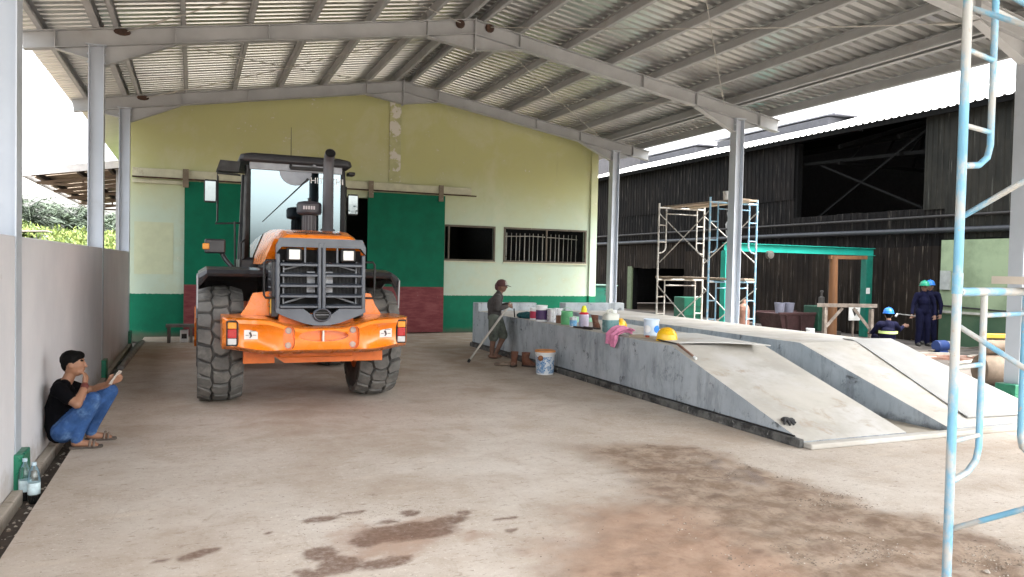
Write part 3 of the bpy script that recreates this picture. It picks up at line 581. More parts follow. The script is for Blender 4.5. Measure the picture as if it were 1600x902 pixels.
b = MB(); b.box(5.5, 9.1, YF-.12, YF-.003, .0, .055); b.build('front_sill', cemtop, ramp, .015)
b = MB(); b.box(6.902, 7.548, YF, YE, .002, .012); b.build('pit_floor', mk('pit_floor', (.30, .27, .22), .9), ramp)
# loose boards on the ramp
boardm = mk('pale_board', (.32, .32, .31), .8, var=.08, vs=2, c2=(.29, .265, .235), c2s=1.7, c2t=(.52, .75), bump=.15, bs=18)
def warped(name, corners, z, th, label, bend, n=10, bmat=None):
    A, B, C, D_ = [np.array(c, float) for c in corners]; b = MB(); top = []; bot = []
    for i in range(n+1):
        for j in range(n+1):
            u, w = i/n, j/n; p = (A*(1-u)*(1-w)+B*u*(1-w)+C*u*w+D_*(1-u)*w); h = z(p[0], p[1])+bend(u, w); top.append((p[0], p[1], h+th)); bot.append((p[0], p[1], h))
    m_ = n+1; f = [(i*m_+j, (i+1)*m_+j, (i+1)*m_+j+1, i*m_+j+1) for i in range(n) for j in range(n)]; k = m_*m_
    b.add(top+bot, f+[tuple(reversed([q+k for q in t])) for t in f]); ring = [j for j in range(m_)]+[i*m_+n for i in range(1, m_)]+[n*m_+j for j in range(n-1, -1, -1)]+[i*m_ for i in range(n-1, 0, -1)]
    b.add(top+bot, [(ring[i], ring[(i+1) % len(ring)], ring[(i+1) % len(ring)]+k, ring[i]+k) for i in range(len(ring))])
    c = sum((A, B, C, D_))/4; return single(name, b, bmat, label, 'board', (c[0], c[1], z(c[0], c[1])))
slope = lambda x, y: ZT if y >= YB else .06+(y-YF)*(ZT-.06)/(YB-YF)
warped('plywood_sheet', ((5.66, 8.12), (6.72, 7.62), (6.86, 9.35), (5.75, 9.5)), lambda x, y: ZT+.004, .012, 'pale warped plywood sheet on the near track beside the yellow helmet', lambda u, w: .02*(u*(1-u))*4*(1-w)+.006, bmat=mk('pale_board_shade_lift', (.55, .545, .52), .8, var=.1, vs=2, c2=(.44, .41, .36), c2s=1.7, bump=.15, bs=18))  # lighter copy of the board colour, lifted to offset the canopy shade
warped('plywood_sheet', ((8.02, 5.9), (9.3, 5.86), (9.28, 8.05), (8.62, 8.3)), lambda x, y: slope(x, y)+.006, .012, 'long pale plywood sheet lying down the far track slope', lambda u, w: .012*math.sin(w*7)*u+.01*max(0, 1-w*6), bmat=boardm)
gl = MB(); gx, gy = 5.62, 6.12; gz = slope(0, gy)
gl.sphere((gx, gy, gz+.022), (.055, .045, .028), 10)
for k in range(5): a = -2.4+k*.55; gl.tube([(gx+.03*math.cos(a), gy+.03*math.sin(a), gz+.025), (gx+.07*math.cos(a), gy+.07*math.sin(a), slope(0, gy+.07*math.sin(a))+.03), (gx+.1*math.cos(a), gy+.1*math.sin(a), slope(0, gy+.1*math.sin(a))+.014)], [.016, .015, .011], 7)
single('work_glove', gl, mk('glove', (.035, .035, .037), .9), 'dark work glove dropped near the foot of the near ramp track', 'glove', (gx, gy, gz))

# ------------------------------------------------------------------ scaffolds
scw = mk('scaffold_white', (.44, .43, .40), .6, var=.2, vs=9, c2=(.25, .22, .19), c2s=7, c2t=(.52, .64), bump=.2)
scb = mk('scaffold_blue', (.20, .38, .52), .55, var=.2, vs=9, c2=(.45, .47, .47), c2s=8, c2t=(.5, .6), bump=.2)
scn = mk('scaffold_peeling_blue', (.14, .34, .48), .5, var=.12, vs=5, c2=(.38, .385, .365), c2s=3.2, c2t=(.44, .56), wear=(.36, .32, .27), wears=22, weart=(.6, .66), bump=.25, bs=60, stretch=(1, 1, .6))
def sframe(par, O, D, z0, h, w, mat, r=.021, inn=.2, jz=.56, jit=0):
    O, D = V(O), V(D).normalized(); up = V(0, 0, 1)
    P = lambda s, z: O+D*s+up*(z0+z)
    def part(nm, pts, rr, n=8): b = MB(); b.tube(pts, rr, n); return b.build(nm, mat, par)
    for s in (0, w):
        lg = part('outer_leg', [P(s, 0), P(s, h)], r, 10); b = MB(); b.tube([P(s, h-.05), P(s, h+.06)], r*1.12, 10); b.build('coupling', mat, lg)
    part('top_bar', [P(r, h-.04), P(w-r, h-.04)], r)
    part('inner_bar', [P(inn, h-.17), P(w-inn, h-.17)], r*.6)
    for s, q in ((0, 1), (w, -1)):
        part('inner_tube', [P(s+q*inn, h-.06), P(s+q*inn, jz+.14), P(s+q*inn*.9, jz+.07), P(s+q*inn*.6, jz+.02), P(s+q*r, jz)], r*.75)
        for z in (h*.5, h*.735):
            part('rung', [P(s+q*r, z), P(s+q*(inn-r*.7), z)], r*.6)
    return P
def brace(par, a, c, mat, r=.012): b = MB(); b.tube([a, c], r, 6); return b.build('cross_brace', mat, par)
tw = thing('scaffold_tower', 'two-storey scaffold tower standing behind the ramp near the far column', 'scaffold', (10.4, 13.9, YG))
Hs = 1.63
for lv in (0, 1):
    PA = sframe(tw, (9.74, 14.8, 0), (1, 0, 0), YG+lv*Hs, Hs, 1.24, scw); PB = sframe(tw, (9.75, 12.95, 0), (1, 0, 0), YG+lv*Hs, Hs, 1.2, scb)
    for s in (0, 1.22):
        brace(tw, PA(s, 1.45)+V(0, -.02, 0), PB(s, .35)+V(0, .02, 0), scw); brace(tw, PA(s, .35)+V(.03, -.02, 0), PB(s, 1.45)+V(.03, .02, 0), scw)
plankm = mk('weathered_plank', (.26, .20, .145), .9, var=.25, vs=6, stretch=(1, .15, 1), c2=(.36, .31, .26), bump=.3); plankl = mk('pale_plank', (.46, .38, .28), .85, var=.2, vs=8, stretch=(1, .15, 1), bump=.3)
def plank(a, c, w, th, mat, label): b = MB(); b.beam(a, c, w, th); return single('plank', b, mat, label, 'plank', (V(a)+V(c))/2-V(0, 0, th/2), 'planks on the scaffold tower', .004)
zt2 = YG+2*Hs; zt1 = YG+Hs
plank((10.35, 12.6, zt2+.015), (10.2, 15.2, zt2+.015), .26, .04, plankm, 'brown plank bridging the top of the scaffold tower')
plank((10.62, 12.7, zt2+.015), (10.72, 14.95, zt2+.015), .22, .035, plankl, 'pale plank on top of the scaffold tower at its right')
plank((10.05, 12.7, zt1+.015), (10.0, 15.1, zt1+.015), .25, .04, plankm, 'plank on the middle level of the scaffold tower, left one')
plank((10.6, 12.7, zt1+.015), (10.62, 15.0, zt1+.015), .25, .04, plankm, 'plank on the middle level of the scaffold tower, right one')
# near scaffold
ns = thing('access_scaffold', 'tall peeling blue and white scaffold frame at the right edge, nearest the camera', 'scaffold', (4.2, 2.9, 0))
Dn = V(.97, .24, 0); On = V(3.69, 2.8, 0)
for lv in (0, 1): PN = sframe(ns, On, Dn, lv*1.66, 1.66, 1.22, scn, .0235, .33, .62)
On2 = On+V(.24, -.97, 0)*1.83
for lv in (0, 1): PN2 = sframe(ns, On2, Dn, lv*1.66, 1.66, 1.22, scn, .0235, .33, .62)
E_ = V(0, 0, 1)
for lv in (0, 1):
    for s in (0, 1.22):
        for za, zb in ((1.44, .36), (.36, 1.44)):
            off = Dn*(.03 if za > 1 else .045)
            brace(ns, On+Dn*s+off+E_*(lv*1.66+za), On2+Dn*s+off+E_*(lv*1.66+zb), scn, .015)
b = MB(); p0 = On+Dn*.86+V(0, 0, 1.685); b.beam(p0+V(-.03, .12, 0), p0+V(.45, -1.9, 0), .26, .045); single('plank', b, mk('grey_plank', (.40, .35, .29), .9, stretch=(1, .2, 1), bump=.4), 'cement-stained plank end on the nearest scaffold frame', 'plank', tuple(p0-V(0, 0, .02)))

# ------------------------------------------------------------------ yard things near the shed
teal = mk('teal_paint', (.008, .27, .215), .45, var=.12, vs=3, wear=(.25, .2, .15), wears=8, weart=(.66, .7)); tealb = mk('teal_dark', (.005, .12, .085), .5, var=.2)
woodo = mk('orange_wood', (.13, .055, .018), .8, var=.3, vs=6, stretch=(1, 1, .15), c2=(.12, .05, .02), bump=.4); rustb = mk('rust_brown', (.20, .10, .07), .85, var=.3, c2=(.3, .2, .16), bump=.3)
g = thing('gantry', 'bright teal steel gantry beam on posts in front of the dark shed', 'gantry', (15.4, 16.5, YG))
b = MB(); b.box(12.9, 18.2, 16.42, 16.58, 2.25, 2.265); b.box(12.9, 18.2, 16.42, 16.58, 2.45, 2.465); b.box(12.9, 18.2, 16.49, 16.51, 2.265, 2.45); b.build('beam', teal, g)
b = MB(); b.box(12.88, 13.14, 16.4, 16.6, YG, 2.245); b.build('post', teal, g, .01)
b = MB(); b.box(17.85, 18.1, 16.4, 16.6, YG, 2.245); b.build('post', tealb, g, .01)
b = MB(); b.lathe((14.3, 16.36, 2.18), [(.05, -.06), (.11, -.05), (.11, .05), (.05, .06)], 14, M=Matrix.Rotation(R(90), 3, 'X')); b.tube([(14.3, 16.4, 2.25), (14.3, 16.37, 2.1), (14.3, 16.37, 1.98)], .012, 6); b.build('hoist_trolley', mk('dark_steel', (.06, .055, .05), .6), g)
b = MB(); b.box(17.84, 17.83, 16.3, 16.3, 1, 1); b.box(17.86, 18.0, 16.385, 16.397, 1.15, 1.32); b.build('notice', mk('notice', (.6, .6, .58), .7), g)
wp = thing('wooden_post', 'orange brown timber post with bracket standing before the shed', 'post', (16.3, 16.1, YG))
b = MB(); b.tube([(16.3, 16.1, YG), (16.32, 16.1, 1), (16.3, 16.1, 2.2)], [.14, .12, .11], 8); b.build('trunk', woodo, wp)
b = MB(); b.beam((16.15, 16.1, 2.16), (17.5, 16.1, 2.18), .1, .1); b.build('bracket', woodo, wp)
b = MB(); b.beam((16.9, 16.1, YG+.03), (16.1, 16.1, YG+.03), .3, .06); b.build('foot', woodo, wp)
def loft_box(b, c, w, d, h, tw_, td, mi=0):
    c = V(c); lo = [c+V(x*w/2, y*d/2, 0) for x, y in ((-1, -1), (1, -1), (1, 1), (-1, 1))]; hi = [c+V(x*tw_/2, y*td/2, h) for x, y in ((-1, -1), (1, -1), (1, 1), (-1, 1))]; b.loft([lo, hi], mi, True, False)
sk = thing('skip_bin', 'dark maroon tapered steel skip bin in front of the shed', 'bin', (16.3, 17.8, YG))
b = MB(); loft_box(b, (16.3, 17.8, YG), 1.0, .8, .62, 1.5, 1.0); maroon = mk('maroon_steel', (.045, .018, .018), .7, var=.25, wear=(.3, .26, .24), wears=5, weart=(.68, .72)); b.build('body', maroon, sk)
b = MB(); b.box(15.53, 17.07, 17.28, 17.34, YG+.6, YG+.66); b.box(15.53, 17.07, 18.26, 18.32, YG+.6, YG+.66); b.build('rim', maroon, sk)
for xx in (15.9, 16.4):
    b = MB(); b.beam((xx, 17.36, YG+.1), (xx-.12, 17.28, YG+.58), .05, .03); b.build('rib', maroon, sk)
lav = mk('grey_lilac_plastic', (.20, .205, .26), .5); whit = mk('white_plastic', (.72, .74, .75), .4, var=.06, wear=(.45, .43, .4), wears=12)
for k, (x, lab) in enumerate(((15.9, 'pale grey paint pail on the maroon bin, left of two'), (16.25, 'pale grey paint pail on the maroon bin, right of two'))):
    t = thing('paint_pail', lab, 'pail', (x, 17.7, YG+.62), 'pails on the maroon bin'); b = MB(); b.lathe((x, 17.7, YG+.622), [(.12, 0), (.15, .26), (.155, .3), (.15, .3), (.145, .27)], 16); b.build('body', lav, t)
    b = MB(); b.tube([(x+.155*math.cos(a), 17.7-.04, YG+.88-.12*math.sin(a)) for a in [i*math.pi/8 for i in range(9)]], .006, 5); b.build('handle', mk('wire', (.3, .3, .3), .4, .8), t)
def pail(name, x, y, z, r, h, mat, label, lid=None, handle=True, band=None, cat='bucket', group=None):
    t = thing(name, label, cat, (x, y, z), group); b = MB(); b.lathe((x, y, z+.002), [(r*.86, 0), (r*.9, .01), (r, h*.88), (r*1.06, h*.9), (r*1.06, h), (r*.97, h), (r*.97, h*.93), (.0, h*.92)], 24); bd = b.build('body', mat, t)
    if band: b = MB(); b.lathe((x, y, z), [(r*.91+.0015, h*.08), (r*.985+.0015, h*.8)], 24); b.build('printed_label', band, bd, fix=False)
    if lid: b = MB(); b.lathe((x, y, z+h), [(r*1.09, .0), (r*1.09, .02), (r*1.0, .028), (r*.9, .018), (0, .018)], 24); b.build('lid', lid, t)
    if handle:
        b = MB(); b.tube([(x+r*1.07*math.cos(a), y-.02-r*.35*math.sin(a), z+h*.86-r*.8*math.sin(a)) for a in [i*math.pi/10 for i in range(11)]], .004, 5); b.build('handle', mk('wire', (.3, .3, .3), .4, .8), t)
    return t
pail('bucket', 15.55, 16.1, YG, .11, .3, whit, 'plain white bucket on the ground left of the timber trestle', handle=False)
sh = thing('timber_trestle', 'rough unpainted timber trestle in front of the shed', 'trestle', (15.6, 14.9, YG)); rough = mk('rough_timber', (.17, .14, .115), .95, var=.3, vs=8, c2=(.34, .3, .26), bump=.5)
tp = YG+.98
A_, B_ = V(15.15, 15.2, 0), V(16.0, 14.5, 0)
b = MB(); b.beam(A_+V(-.15, .12, tp), B_+V(.1, -.08, tp+.03), .1, .09); b.build('top_rail', rough, sh)
for q, s in ((A_, 1), (B_, -1)):
    b = MB(); b.beam(q+V(0, 0, YG), q+V(0, 0, tp-.05), .09, .09); b.build('leg', rough, sh)
    d = (B_-A_).normalized()*s; b = MB(); b.beam(q+V(0, -.0, YG+.42)+d*.03, q+d*.42+V(0, 0, tp-.05), .06, .07); b.build('brace', rough, sh)
# green machine behind
gm = thing('machine_cabinet', 'dark green machine cabinet behind the timber trestle', 'machine', (17.3, 17.3, YG)); dg = mk('dark_green_machine', (.012, .06, .035), .5)
b = MB(); b.box(16.9, 17.6, 17.2, 17.8, YG+.12, .75); b.build('body', dg, gm, .02)
b = MB(); b.box(16.8, 17.7, 17.1, 17.9, YG, YG+.11); b.build('base', mk('dark_steel', (.06, .055, .05), .6), gm)
b = MB(); b.lathe((17.2, 17.4, .75), [(.09, 0), (.09, .25), (.03, .28), (.03, .4), (.05, .4), (.05, .45), (0, .46)], 12); b.build('spindle', mk('dark_steel', (.06, .055, .05), .6), gm)
sg = thing('sign_board', 'small square white sign with a black arrowhead behind the trestle', 'sign', (17.0, 16.0, YG)); b = MB(); b.box(16.98, 17.02, 16.0, 16.04, YG, .55); b.build('stake', rough, sg)
b = MB(); b.box(16.8, 17.2, 15.97, 15.995, .42, .86); pl = b.build('panel', mk('sign_white', (.6, .6, .57), .6), sg)
b = MB(); b.prism([(16.9, .73), (17.1, .73), (17.0, .53)], 15.962, 15.968); b.build('mark', blackpl, pl)
# heap and bowl left of the bin
hp = MB()
for k in range(16): hp.beam((14.9+random.uniform(-.5, .5), 18.2+random.uniform(-.4, .4), YG+.05+k*.022), (14.9+random.uniform(-.6, .6), 18.2+random.uniform(-.5, .5), YG+.08+k*.028), random.uniform(.15, .4), random.uniform(.02, .06))
hp = single('scrap_heap', hp, mk('scrap', (.075, .06, .05), .9, var=.4), 'heap of flat dark scrap plates beside the scaffold tower', 'scrap heap', (14.9, 18.2, YG))
b = MB(); b.lathe((15.45, 17.9, YG), [(.1, .0), (.2, .1), (.24, .16), (.23, .16), (.19, .1), (0, .04)], 18); single('bowl', b, mk('bowl', (.42, .38, .32), .7), 'shallow pale bowl on the ground beside the maroon bin', 'bowl', (15.45, 17.9, YG))
b = MB(); b.lathe((13.35, 16.2, YG), [(.14, 0), (.155, .05), (.155, .8), (.13, .9), (.06, .98), (.05, 1.08), (0, 1.08)], 16); single('gas_cylinder', b, rustb, 'rusty brown gas cylinder beside the teal gantry post', 'gas cylinder', (13.35, 16.2, YG))
bn = thing('steel_cabinet', 'green steel cabinet standing in the black shed doorway', 'cabinet', (15.5, 21.6, YG)); b = MB(); b.box(15.1, 15.85, 21.3, 21.9, YG, .82); b.build('body', mk('cab_green', (.006, .085, .05), .5), bn, .02)
for zz in (.2, .5): b = MB(); b.box(15.15, 15.8, 21.285, 21.298, zz, zz+.02); b.build('seam', dg, bn)
# teal bin by the warehouse corner, numbered 77
tb = thing('waste_bin', 'teal steel bin marked 77 between the warehouse corner and the shed', 'bin', (11.6, 20.2, YG))
b = MB(); b.box(10.9, 11.72, 20.0, 20.9, YG, 1.2); bb = b.build('body', mk('bin_teal', (.0, .085, .055), .45, var=.15), tb, .02)
b = MB(); b.box(10.86, 11.76, 19.96, 20.94, 1.2, 1.23); b.build('rim', mk('bin_rim', (.08, .15, .12), .5), tb)
def text_mesh(body, size, ext=.002):
    cu_ = bpy.data.curves.new('t', 'FONT'); cu_.body = body; cu_.size = size; cu_.extrude = ext; to = bpy.data.objects.new('t', cu_); COL.objects.link(to)
    bpy.context.view_layer.update(); me = bpy.data.meshes.new_from_object(to.evaluated_get(bpy.context.evaluated_depsgraph_get())); bpy.data.objects.remove(to); bpy.data.curves.remove(cu_)
    me.name = 'lettering'; return me
o = link('number', text_mesh('77', .22), blackpl, bb); o.rotation_euler = (R(90), 0, 0); o.location = V(11.3, 19.995, .92)-WL(bb)
# motor, logs, planks on the ground by the pale green wall
mo = thing('electric_motor', 'blue electric motor lying on the ground near the pale green wall', 'motor', (16.3, 12.8, YG)); blu = mk('motor_blue', (.02, .045, .16), .5)
RM = Matrix.Rotation(R(90), 3, 'Y')
b = MB(); b.lathe((16.15, 12.75, YG+.16), [(.0, 0), (.12, 0), (.13, .04), (.13, .3), (.12, .33), (0, .33)], 18, M=RM); b.build('housing', blu, mo)
b = MB(); b.lathe((16.48, 12.75, YG+.16), [(.11, 0), (.11, .1), (.03, .1), (.03, .2), (0, .2)], 14, M=RM); b.build('end_shield', mk('motor_grey', (.2, .2, .2), .6), mo)
b = MB(); b.box(16.18, 16.45, 12.65, 12.85, YG, YG+.05); b.build('foot', blu, mo)
logm = mk('log', (.15, .115, .085), .9, var=.25, vs=5, c2=(.11, .075, .05), bump=.4)
for k, (z, r_, L, lab) in enumerate(((.27, .26, .52, 'thick pale roller, lowest of the stack behind the near column'), (.65, .13, .42, 'slim roller resting on the thick one behind the near column'))):
    b = MB(); x, y = 12.3, 8.6; M_ = Matrix.Rotation(R(90), 3, 'Y') @ Matrix.Rotation(0, 3, 'Z'); d = V(.92, -.38, 0)
    b.tube([V(x, y, YG+z)-d*L/2, V(x, y, YG+z)-d*(L/2-.05), V(x, y, YG+z)+d*(L/2-.05), V(x, y, YG+z)+d*L/2], [r_*.93, r_, r_, r_*.93], 18)
    single('roller', b, logm, lab, 'roller', (x, y, YG+z-r_))
b = MB(); b.beam((12.1, 8.68, YG+.83), (12.55, 8.5, YG+.83), .14, .07); single('yellow_block', b, mk('yellow_block', (.40, .235, .015), .6), 'small yellow block on top of the stacked rollers', 'block', (12.3, 8.6, YG+.79), None, .01)
debm = mk('debris_dark', (.10, .085, .07), .9, var=.4); debl = mk('debris_pale', (.32, .29, .25), .9, var=.3)
n_lab = ['grey pipe', 'dark flat bar', 'pale batten', 'rusty angle iron', 'dark lath', 'pale strip', 'thin rod', 'short offcut', 'long rusty bar', 'bent strip', 'wide dark plate', 'pale rod', 'stubby bar', 'grey lath']
for k in range(14):
    x, y = 14.3+random.uniform(0, 3.4), 10.4+random.uniform(0, 3.4); a = random.uniform(-.6, .9); L = random.uniform(.5, 1.8); d = V(math.cos(a), -math.sin(a), 0)*L/2
    b = MB(); b.beam(V(x, y, YG+.03+k*.004)-d, V(x, y, YG+.03+k*.004)+d, random.uniform(.04, .16), random.uniform(.02, .05)); single('scrap_bar', b, (debm, debl, rustb)[k % 3], n_lab[k]+' lying among the scrap on the ground below the pale green wall', 'scrap', (x, y, YG), 'scrap bars on the ground')
# stool by the left door
stl = thing('stool', 'small wooden stool beside the left green door', 'stool', (-.28, 17.2, 0)); stm = mk('stool_wood', (.11, .10, .09), .85, var=.3)
b = MB(); b.box(-.52, .02, 17.05, 17.4, .32, .37); b.build('seat', stm, stl, .006)
for x in (-.46, -.04):
    for y in (17.1, 17.35): b = MB(); b.box(x-.03, x+.03, y-.03, y+.03, 0, .32); b.build('leg', stm, stl)
cn = thing('can_box', 'white box with dark print under the stool', 'box', (-.14, 17.25, 0)); b = MB(); b.box(-.25, -.09, 17.16, 17.3, .0, .26); bx_ = b.build('body', whit, cn, .008); b = MB(); b.box(-.22, -.12, 17.155, 17.159, .08, .18); b.build('print', blackpl, bx_)

# ------------------------------------------------------------------ wheel loader (rear towards the camera)
CX = 1.31; AY, FYY = 10.0, 12.98
ora = mk('orange_paint', (.88, .215, .006), .3, var=.03, vs=3, wear=(.6, .3, .15), wears=30, weart=(.76, .79), bump=.0, coat=.6)
oradk = mk('orange_dusty', (.66, .155, .02), .5, var=.15, vs=6, wear=(.5, .33, .22), wears=12, weart=(.66, .72), bump=.05)
dgr = mk('charcoal_paint', (.017, .018, .022), .42, var=.15, vs=5, wear=(.07, .066, .062), wears=16, weart=(.68, .74), bump=.05, coat=.2)
dgr2 = mk('slate_frame', (.045, .054, .072), .38, var=.12, vs=5, wear=(.15, .15, .15), wears=14, weart=(.7, .75), bump=.03, coat=.3)
blk = mk('black_rubbery', (.005, .005, .0055), .5, var=.2); blk2 = mk('black_inner', (.002, .002, .0025), .8, var=.2)
rub = mk('tyre_rubber', (.115, .112, .105), .85, var=.3, vs=6, c2=(.18, .17, .155), c2s=5, c2t=(.45, .65), bump=.4, bs=60)
rubd = mk('tyre_wall', (.05, .048, .046), .8, var=.25, vs=5, c2=(.11, .1, .088), c2s=3)
silv = mk('silver_panel', (.26, .275, .30), .45, .3)
def glassm(name, tint, fac, rough=.02, gcol=(.86, .95, 1, 1)):
    q = NT(name); t = q.t; out = [n for n in t.nodes if n.type == 'OUTPUT_MATERIAL'][0]
    tr = q.n('BsdfTransparent'); tr.inputs[0].default_value = C4(tint); gl = q.n('BsdfGlossy'); gl.inputs['Roughness'].default_value = rough; gl.inputs['Color'].default_value = gcol
    mx = q.n('MixShader'); lw = q.n('Fresnel'); lw.inputs[0].default_value = 1.5; f = q.math('ADD', lw.outputs[0], fac); cl_ = q.n('Clamp'); q.l(f, cl_.inputs[0])
    q.l(cl_.outputs[0], mx.inputs[0]); q.l(tr.outputs[0], mx.inputs[1]); q.l(gl.outputs[0], mx.inputs[2]); q.l(mx.outputs[0], out.inputs[0]); return q.mat
cabglass = glassm('tinted_cab_glass', (.30, .42, .42), .42, .02, (.44, .56, .62, 1))
L = thing('wheel_loader', 'orange and charcoal wheel loader parked with its rear towards the viewer', 'wheel loader', (CX, 11.4, 0))
def X(x): return CX+x
# wheels
def tyre_mesh(R_, w, seed):
    b = MB(); rd = R_-.04; n = 48; prof = [(.33, -w*.40), (.36, -w*.47), (.46, -w*.5), (.56, -w*.5), (rd-.07, -w*.48), (rd-.02, -w*.42), (rd, -w*.3), (rd+.005, 0), (rd, w*.3), (rd-.02, w*.42), (rd-.07, w*.48), (.56, w*.5), (.46, w*.5), (.36, w*.47), (.33, w*.40)]
    RX = Matrix.Rotation(R(90), 3, 'Y'); rings = [[RX @ V(r_*math.cos(2*math.pi*j/n), r_*math.sin(2*math.pi*j/n), z) for j in range(n)] for r_, z in prof]
    b.loft(rings, 1, False); rnd = random.Random(seed); N = 22
    def lug(pts, top):
        ca = sum(p[0] for p in pts)/len(pts); cw_ = sum(p[1] for p in pts)/len(pts); n_ = len(pts); vs = []
        for rr, k_ in ((rd-.03, 1.0), (top-.012, .97), (top, .86)):
            for a, ww in pts:
                a2 = ca+(a-ca)*k_; w2 = cw_+(ww-cw_)*(k_ if abs(ww) < w*.45 else 1); dr = max(0, abs(w2)-w*.34)*.5; vs.append(RX @ V((rr-dr)*math.cos(a2), (rr-dr)*math.sin(a2), w2))
        b.add(vs, [tuple(range(2*n_, 3*n_))]+[(l_*n_+q, l_*n_+(q+1) % n_, (l_+1)*n_+(q+1) % n_, (l_+1)*n_+q) for l_ in (0, 1) for q in range(n_)], 0)
    for k in range(N):
        a = 2*math.pi*k/N; p = 2*math.pi/N; j = lambda s_: rnd.uniform(-s_, s_); g_ = .022
        lug([(a+g_+j(.025), -w*.15+j(.012)), (a+p*.45+j(.03), -w*.20+j(.012)), (a+p-g_+j(.02), -w*.15+j(.015)), (a+p-g_+j(.025)+.03, w*.0), (a+p-g_+j(.025), w*.15+j(.012)), (a+p*.55+j(.03), w*.20+j(.012)), (a+g_, w*.15+j(.012)), (a+g_+.03, 0)], R_+j(.004))
        for s_ in (-1, 1):
            o_ = a+p*.5; lug([(o_+g_-.05+j(.02), s_*w*.5), (o_+g_+j(.025), s_*w*.23), (o_+p*.5+j(.03), s_*w*.19+j(.01)), (o_+p-g_+j(.02), s_*w*.23), (o_+p-g_-.05, s_*w*.5)], R_-.004+j(.004))
    return b.mesh('tyre')
ty = tyre_mesh(.70, .5, 3); ty.materials.append(rub); ty.materials.append(rubd)
b = MB(); RX = Matrix.Rotation(R(90), 3, 'Y'); b.lathe((0, 0, 0), [(.335, -.2), (.345, -.22), (.30, -.2), (.29, -.1), (.12, -.06), (.10, -.16), (0, -.17)], 24, M=RX); b.lathe((0, 0, 0), [(.335, .2), (.345, .22), (.30, .2), (.29, .1), (.12, .06), (0, .06)], 24, M=RX); rim = b.mesh('rim', False); rim.materials.append(oradk)
def bolts():
    b = MB()
    for k in range(12): a = k*math.pi/6; b.lathe((-.125, .2*math.cos(a), .2*math.sin(a)), [(.018, -.03), (.018, .03)], 6, M=RX)
    me = b.mesh('wheel_nuts'); me.materials.append(blk); return me
nuts = bolts()
for sx in (-1, 1):
    for wy in (AY, FYY):
        w = bpy.data.objects.new('wheel', None); COL.objects.link(w); w.parent = L; w.location = V(.30 if sx < 0 else 2.16, wy, .695)-WL(L)
        w.rotation_euler = (random.uniform(0, 1), 0, 0)
        o = link('tyre', ty, None, w); o = link('rim', rim, None, w); o.rotation_euler = (0, 0, 0 if sx < 0 else math.pi); o = link('wheel_nuts', nuts, None, w); o.rotation_euler = (0, 0, 0 if sx < 0 else math.pi)
# axles, frames
for wy in (AY, FYY): b = MB(); b.tube([(.4, wy, .69), (X(-.35), wy, .69), (X(-.2), wy, .69), (X(.2), wy, .69), (X(.35), wy, .69), (2.06, wy, .69)], [.13, .14, .24, .24, .14, .13], 12); b.build('axle', oradk, L)
b = MB(); b.box(X(-.42), X(.42), 8.95, 11.35, .62, 1.12); b.box(X(-.36), X(.36), 11.55, 14.1, .6, 1.15); b.lathe((X(0), 11.45, .55), [(.16, 0), (.16, .65)], 14); b.build('chassis', oradk, L, .02)
# counterweight with cut pockets
def cw_mesh():
    b = MB(); st = []
    for i in range(61):
        u = -1+2*i/60; x = u*1.02; a = abs(x)
        lip = 8.52+.22*max(0, (a-.45)/.57)**2; sc_ = math.exp(-((a-.66)/.17)**2)*.085 + (.045 if False else 0)
        face = lip+.02+sc_; dip = .10*math.exp(-(x/.46)**4)
        ztp = 1.09-dip; zb = .70+.045*smooth1(a, .55, 1.0)
        back_ = 9.45; endf = 0 if a < .985 else (a-.985)/.035*.05
        st.append([V(X(x), back_, ztp), V(X(x), lip+.06, ztp), V(X(x), lip+.015+endf, ztp-.018), V(X(x), lip+endf, ztp-.055), V(X(x), face+endf-sc_*.35, ztp-.10), V(X(x), face+endf, ztp-.15), V(X(x), face+endf, zb+.14), V(X(x), face+endf-.4*sc_, zb+.085), V(X(x), lip+.03+endf, zb+.05), V(X(x), lip+.12, zb), V(X(x), back_, zb-.04*(1-a))])
    b.loft(st, 0, True, True); me = b.mesh('counterweight'); bm = bmesh.new(); bm.from_mesh(me); bmesh.ops.remove_doubles(bm, verts=bm.verts, dist=1e-5); bmesh.ops.triangulate(bm, faces=[f for f in bm.faces if len(f.verts) > 4]); bmesh.ops.recalc_face_normals(bm, faces=bm.faces); bm.to_mesh(me); bm.free(); return me
def smooth1(a, lo, hi): t = min(1, max(0, (a-lo)/(hi-lo))); return t*t*(3-2*t)
cwm = cw_mesh(); cwm.materials.append(ora)
cut = MB()
def stad(cx_, cz, hw, hh, y0, y1, n=8):
    pts = []
    for i in range(2*n+2):
        a = math.pi*i/(2*n+1) if False else 2*math.pi*i/(2*n+2); dx, dz = math.cos(a), math.sin(a); k = 4; q = (abs(dx)**k+abs(dz)**k)**(-1/k); pts.append((cx_+hw*dx*q, cz+hh*dz*q))
    cut.prism(pts, y0, y1)
for s in (-1, 1):
    stad(X(s*.35), .88, .062, .125, 8.3, 8.63); stad(X(s*.925), .925, .07, .15, 8.3, 8.735)
pts = [(X(.02)+.27*math.cos(a), .90+.062*math.sin(a)) for a in [2*math.pi*i/28 for i in range(28)]]; cut.prism(pts, 8.3, 8.66)
co_ = link('cut', cut.mesh('cut'), ora); cw0 = link('cw0', cwm, None); bo = cw0.modifiers.new('b', 'BOOLEAN'); bo.object = co_; bo.operation = 'DIFFERENCE'; bo.solver = 'MANIFOLD'
bpy.context.view_layer.update(); cme = bpy.data.meshes.new_from_object(cw0.evaluated_get(bpy.context.evaluated_depsgraph_get())); bpy.data.objects.remove(cw0); bpy.data.objects.remove(co_)
bm = bmesh.new(); bm.from_mesh(cme)
for e in bm.edges:
    if len(e.link_faces) == 2: e.smooth = e.calc_face_angle(0) < R(38)
for f in bm.faces: f.smooth = True
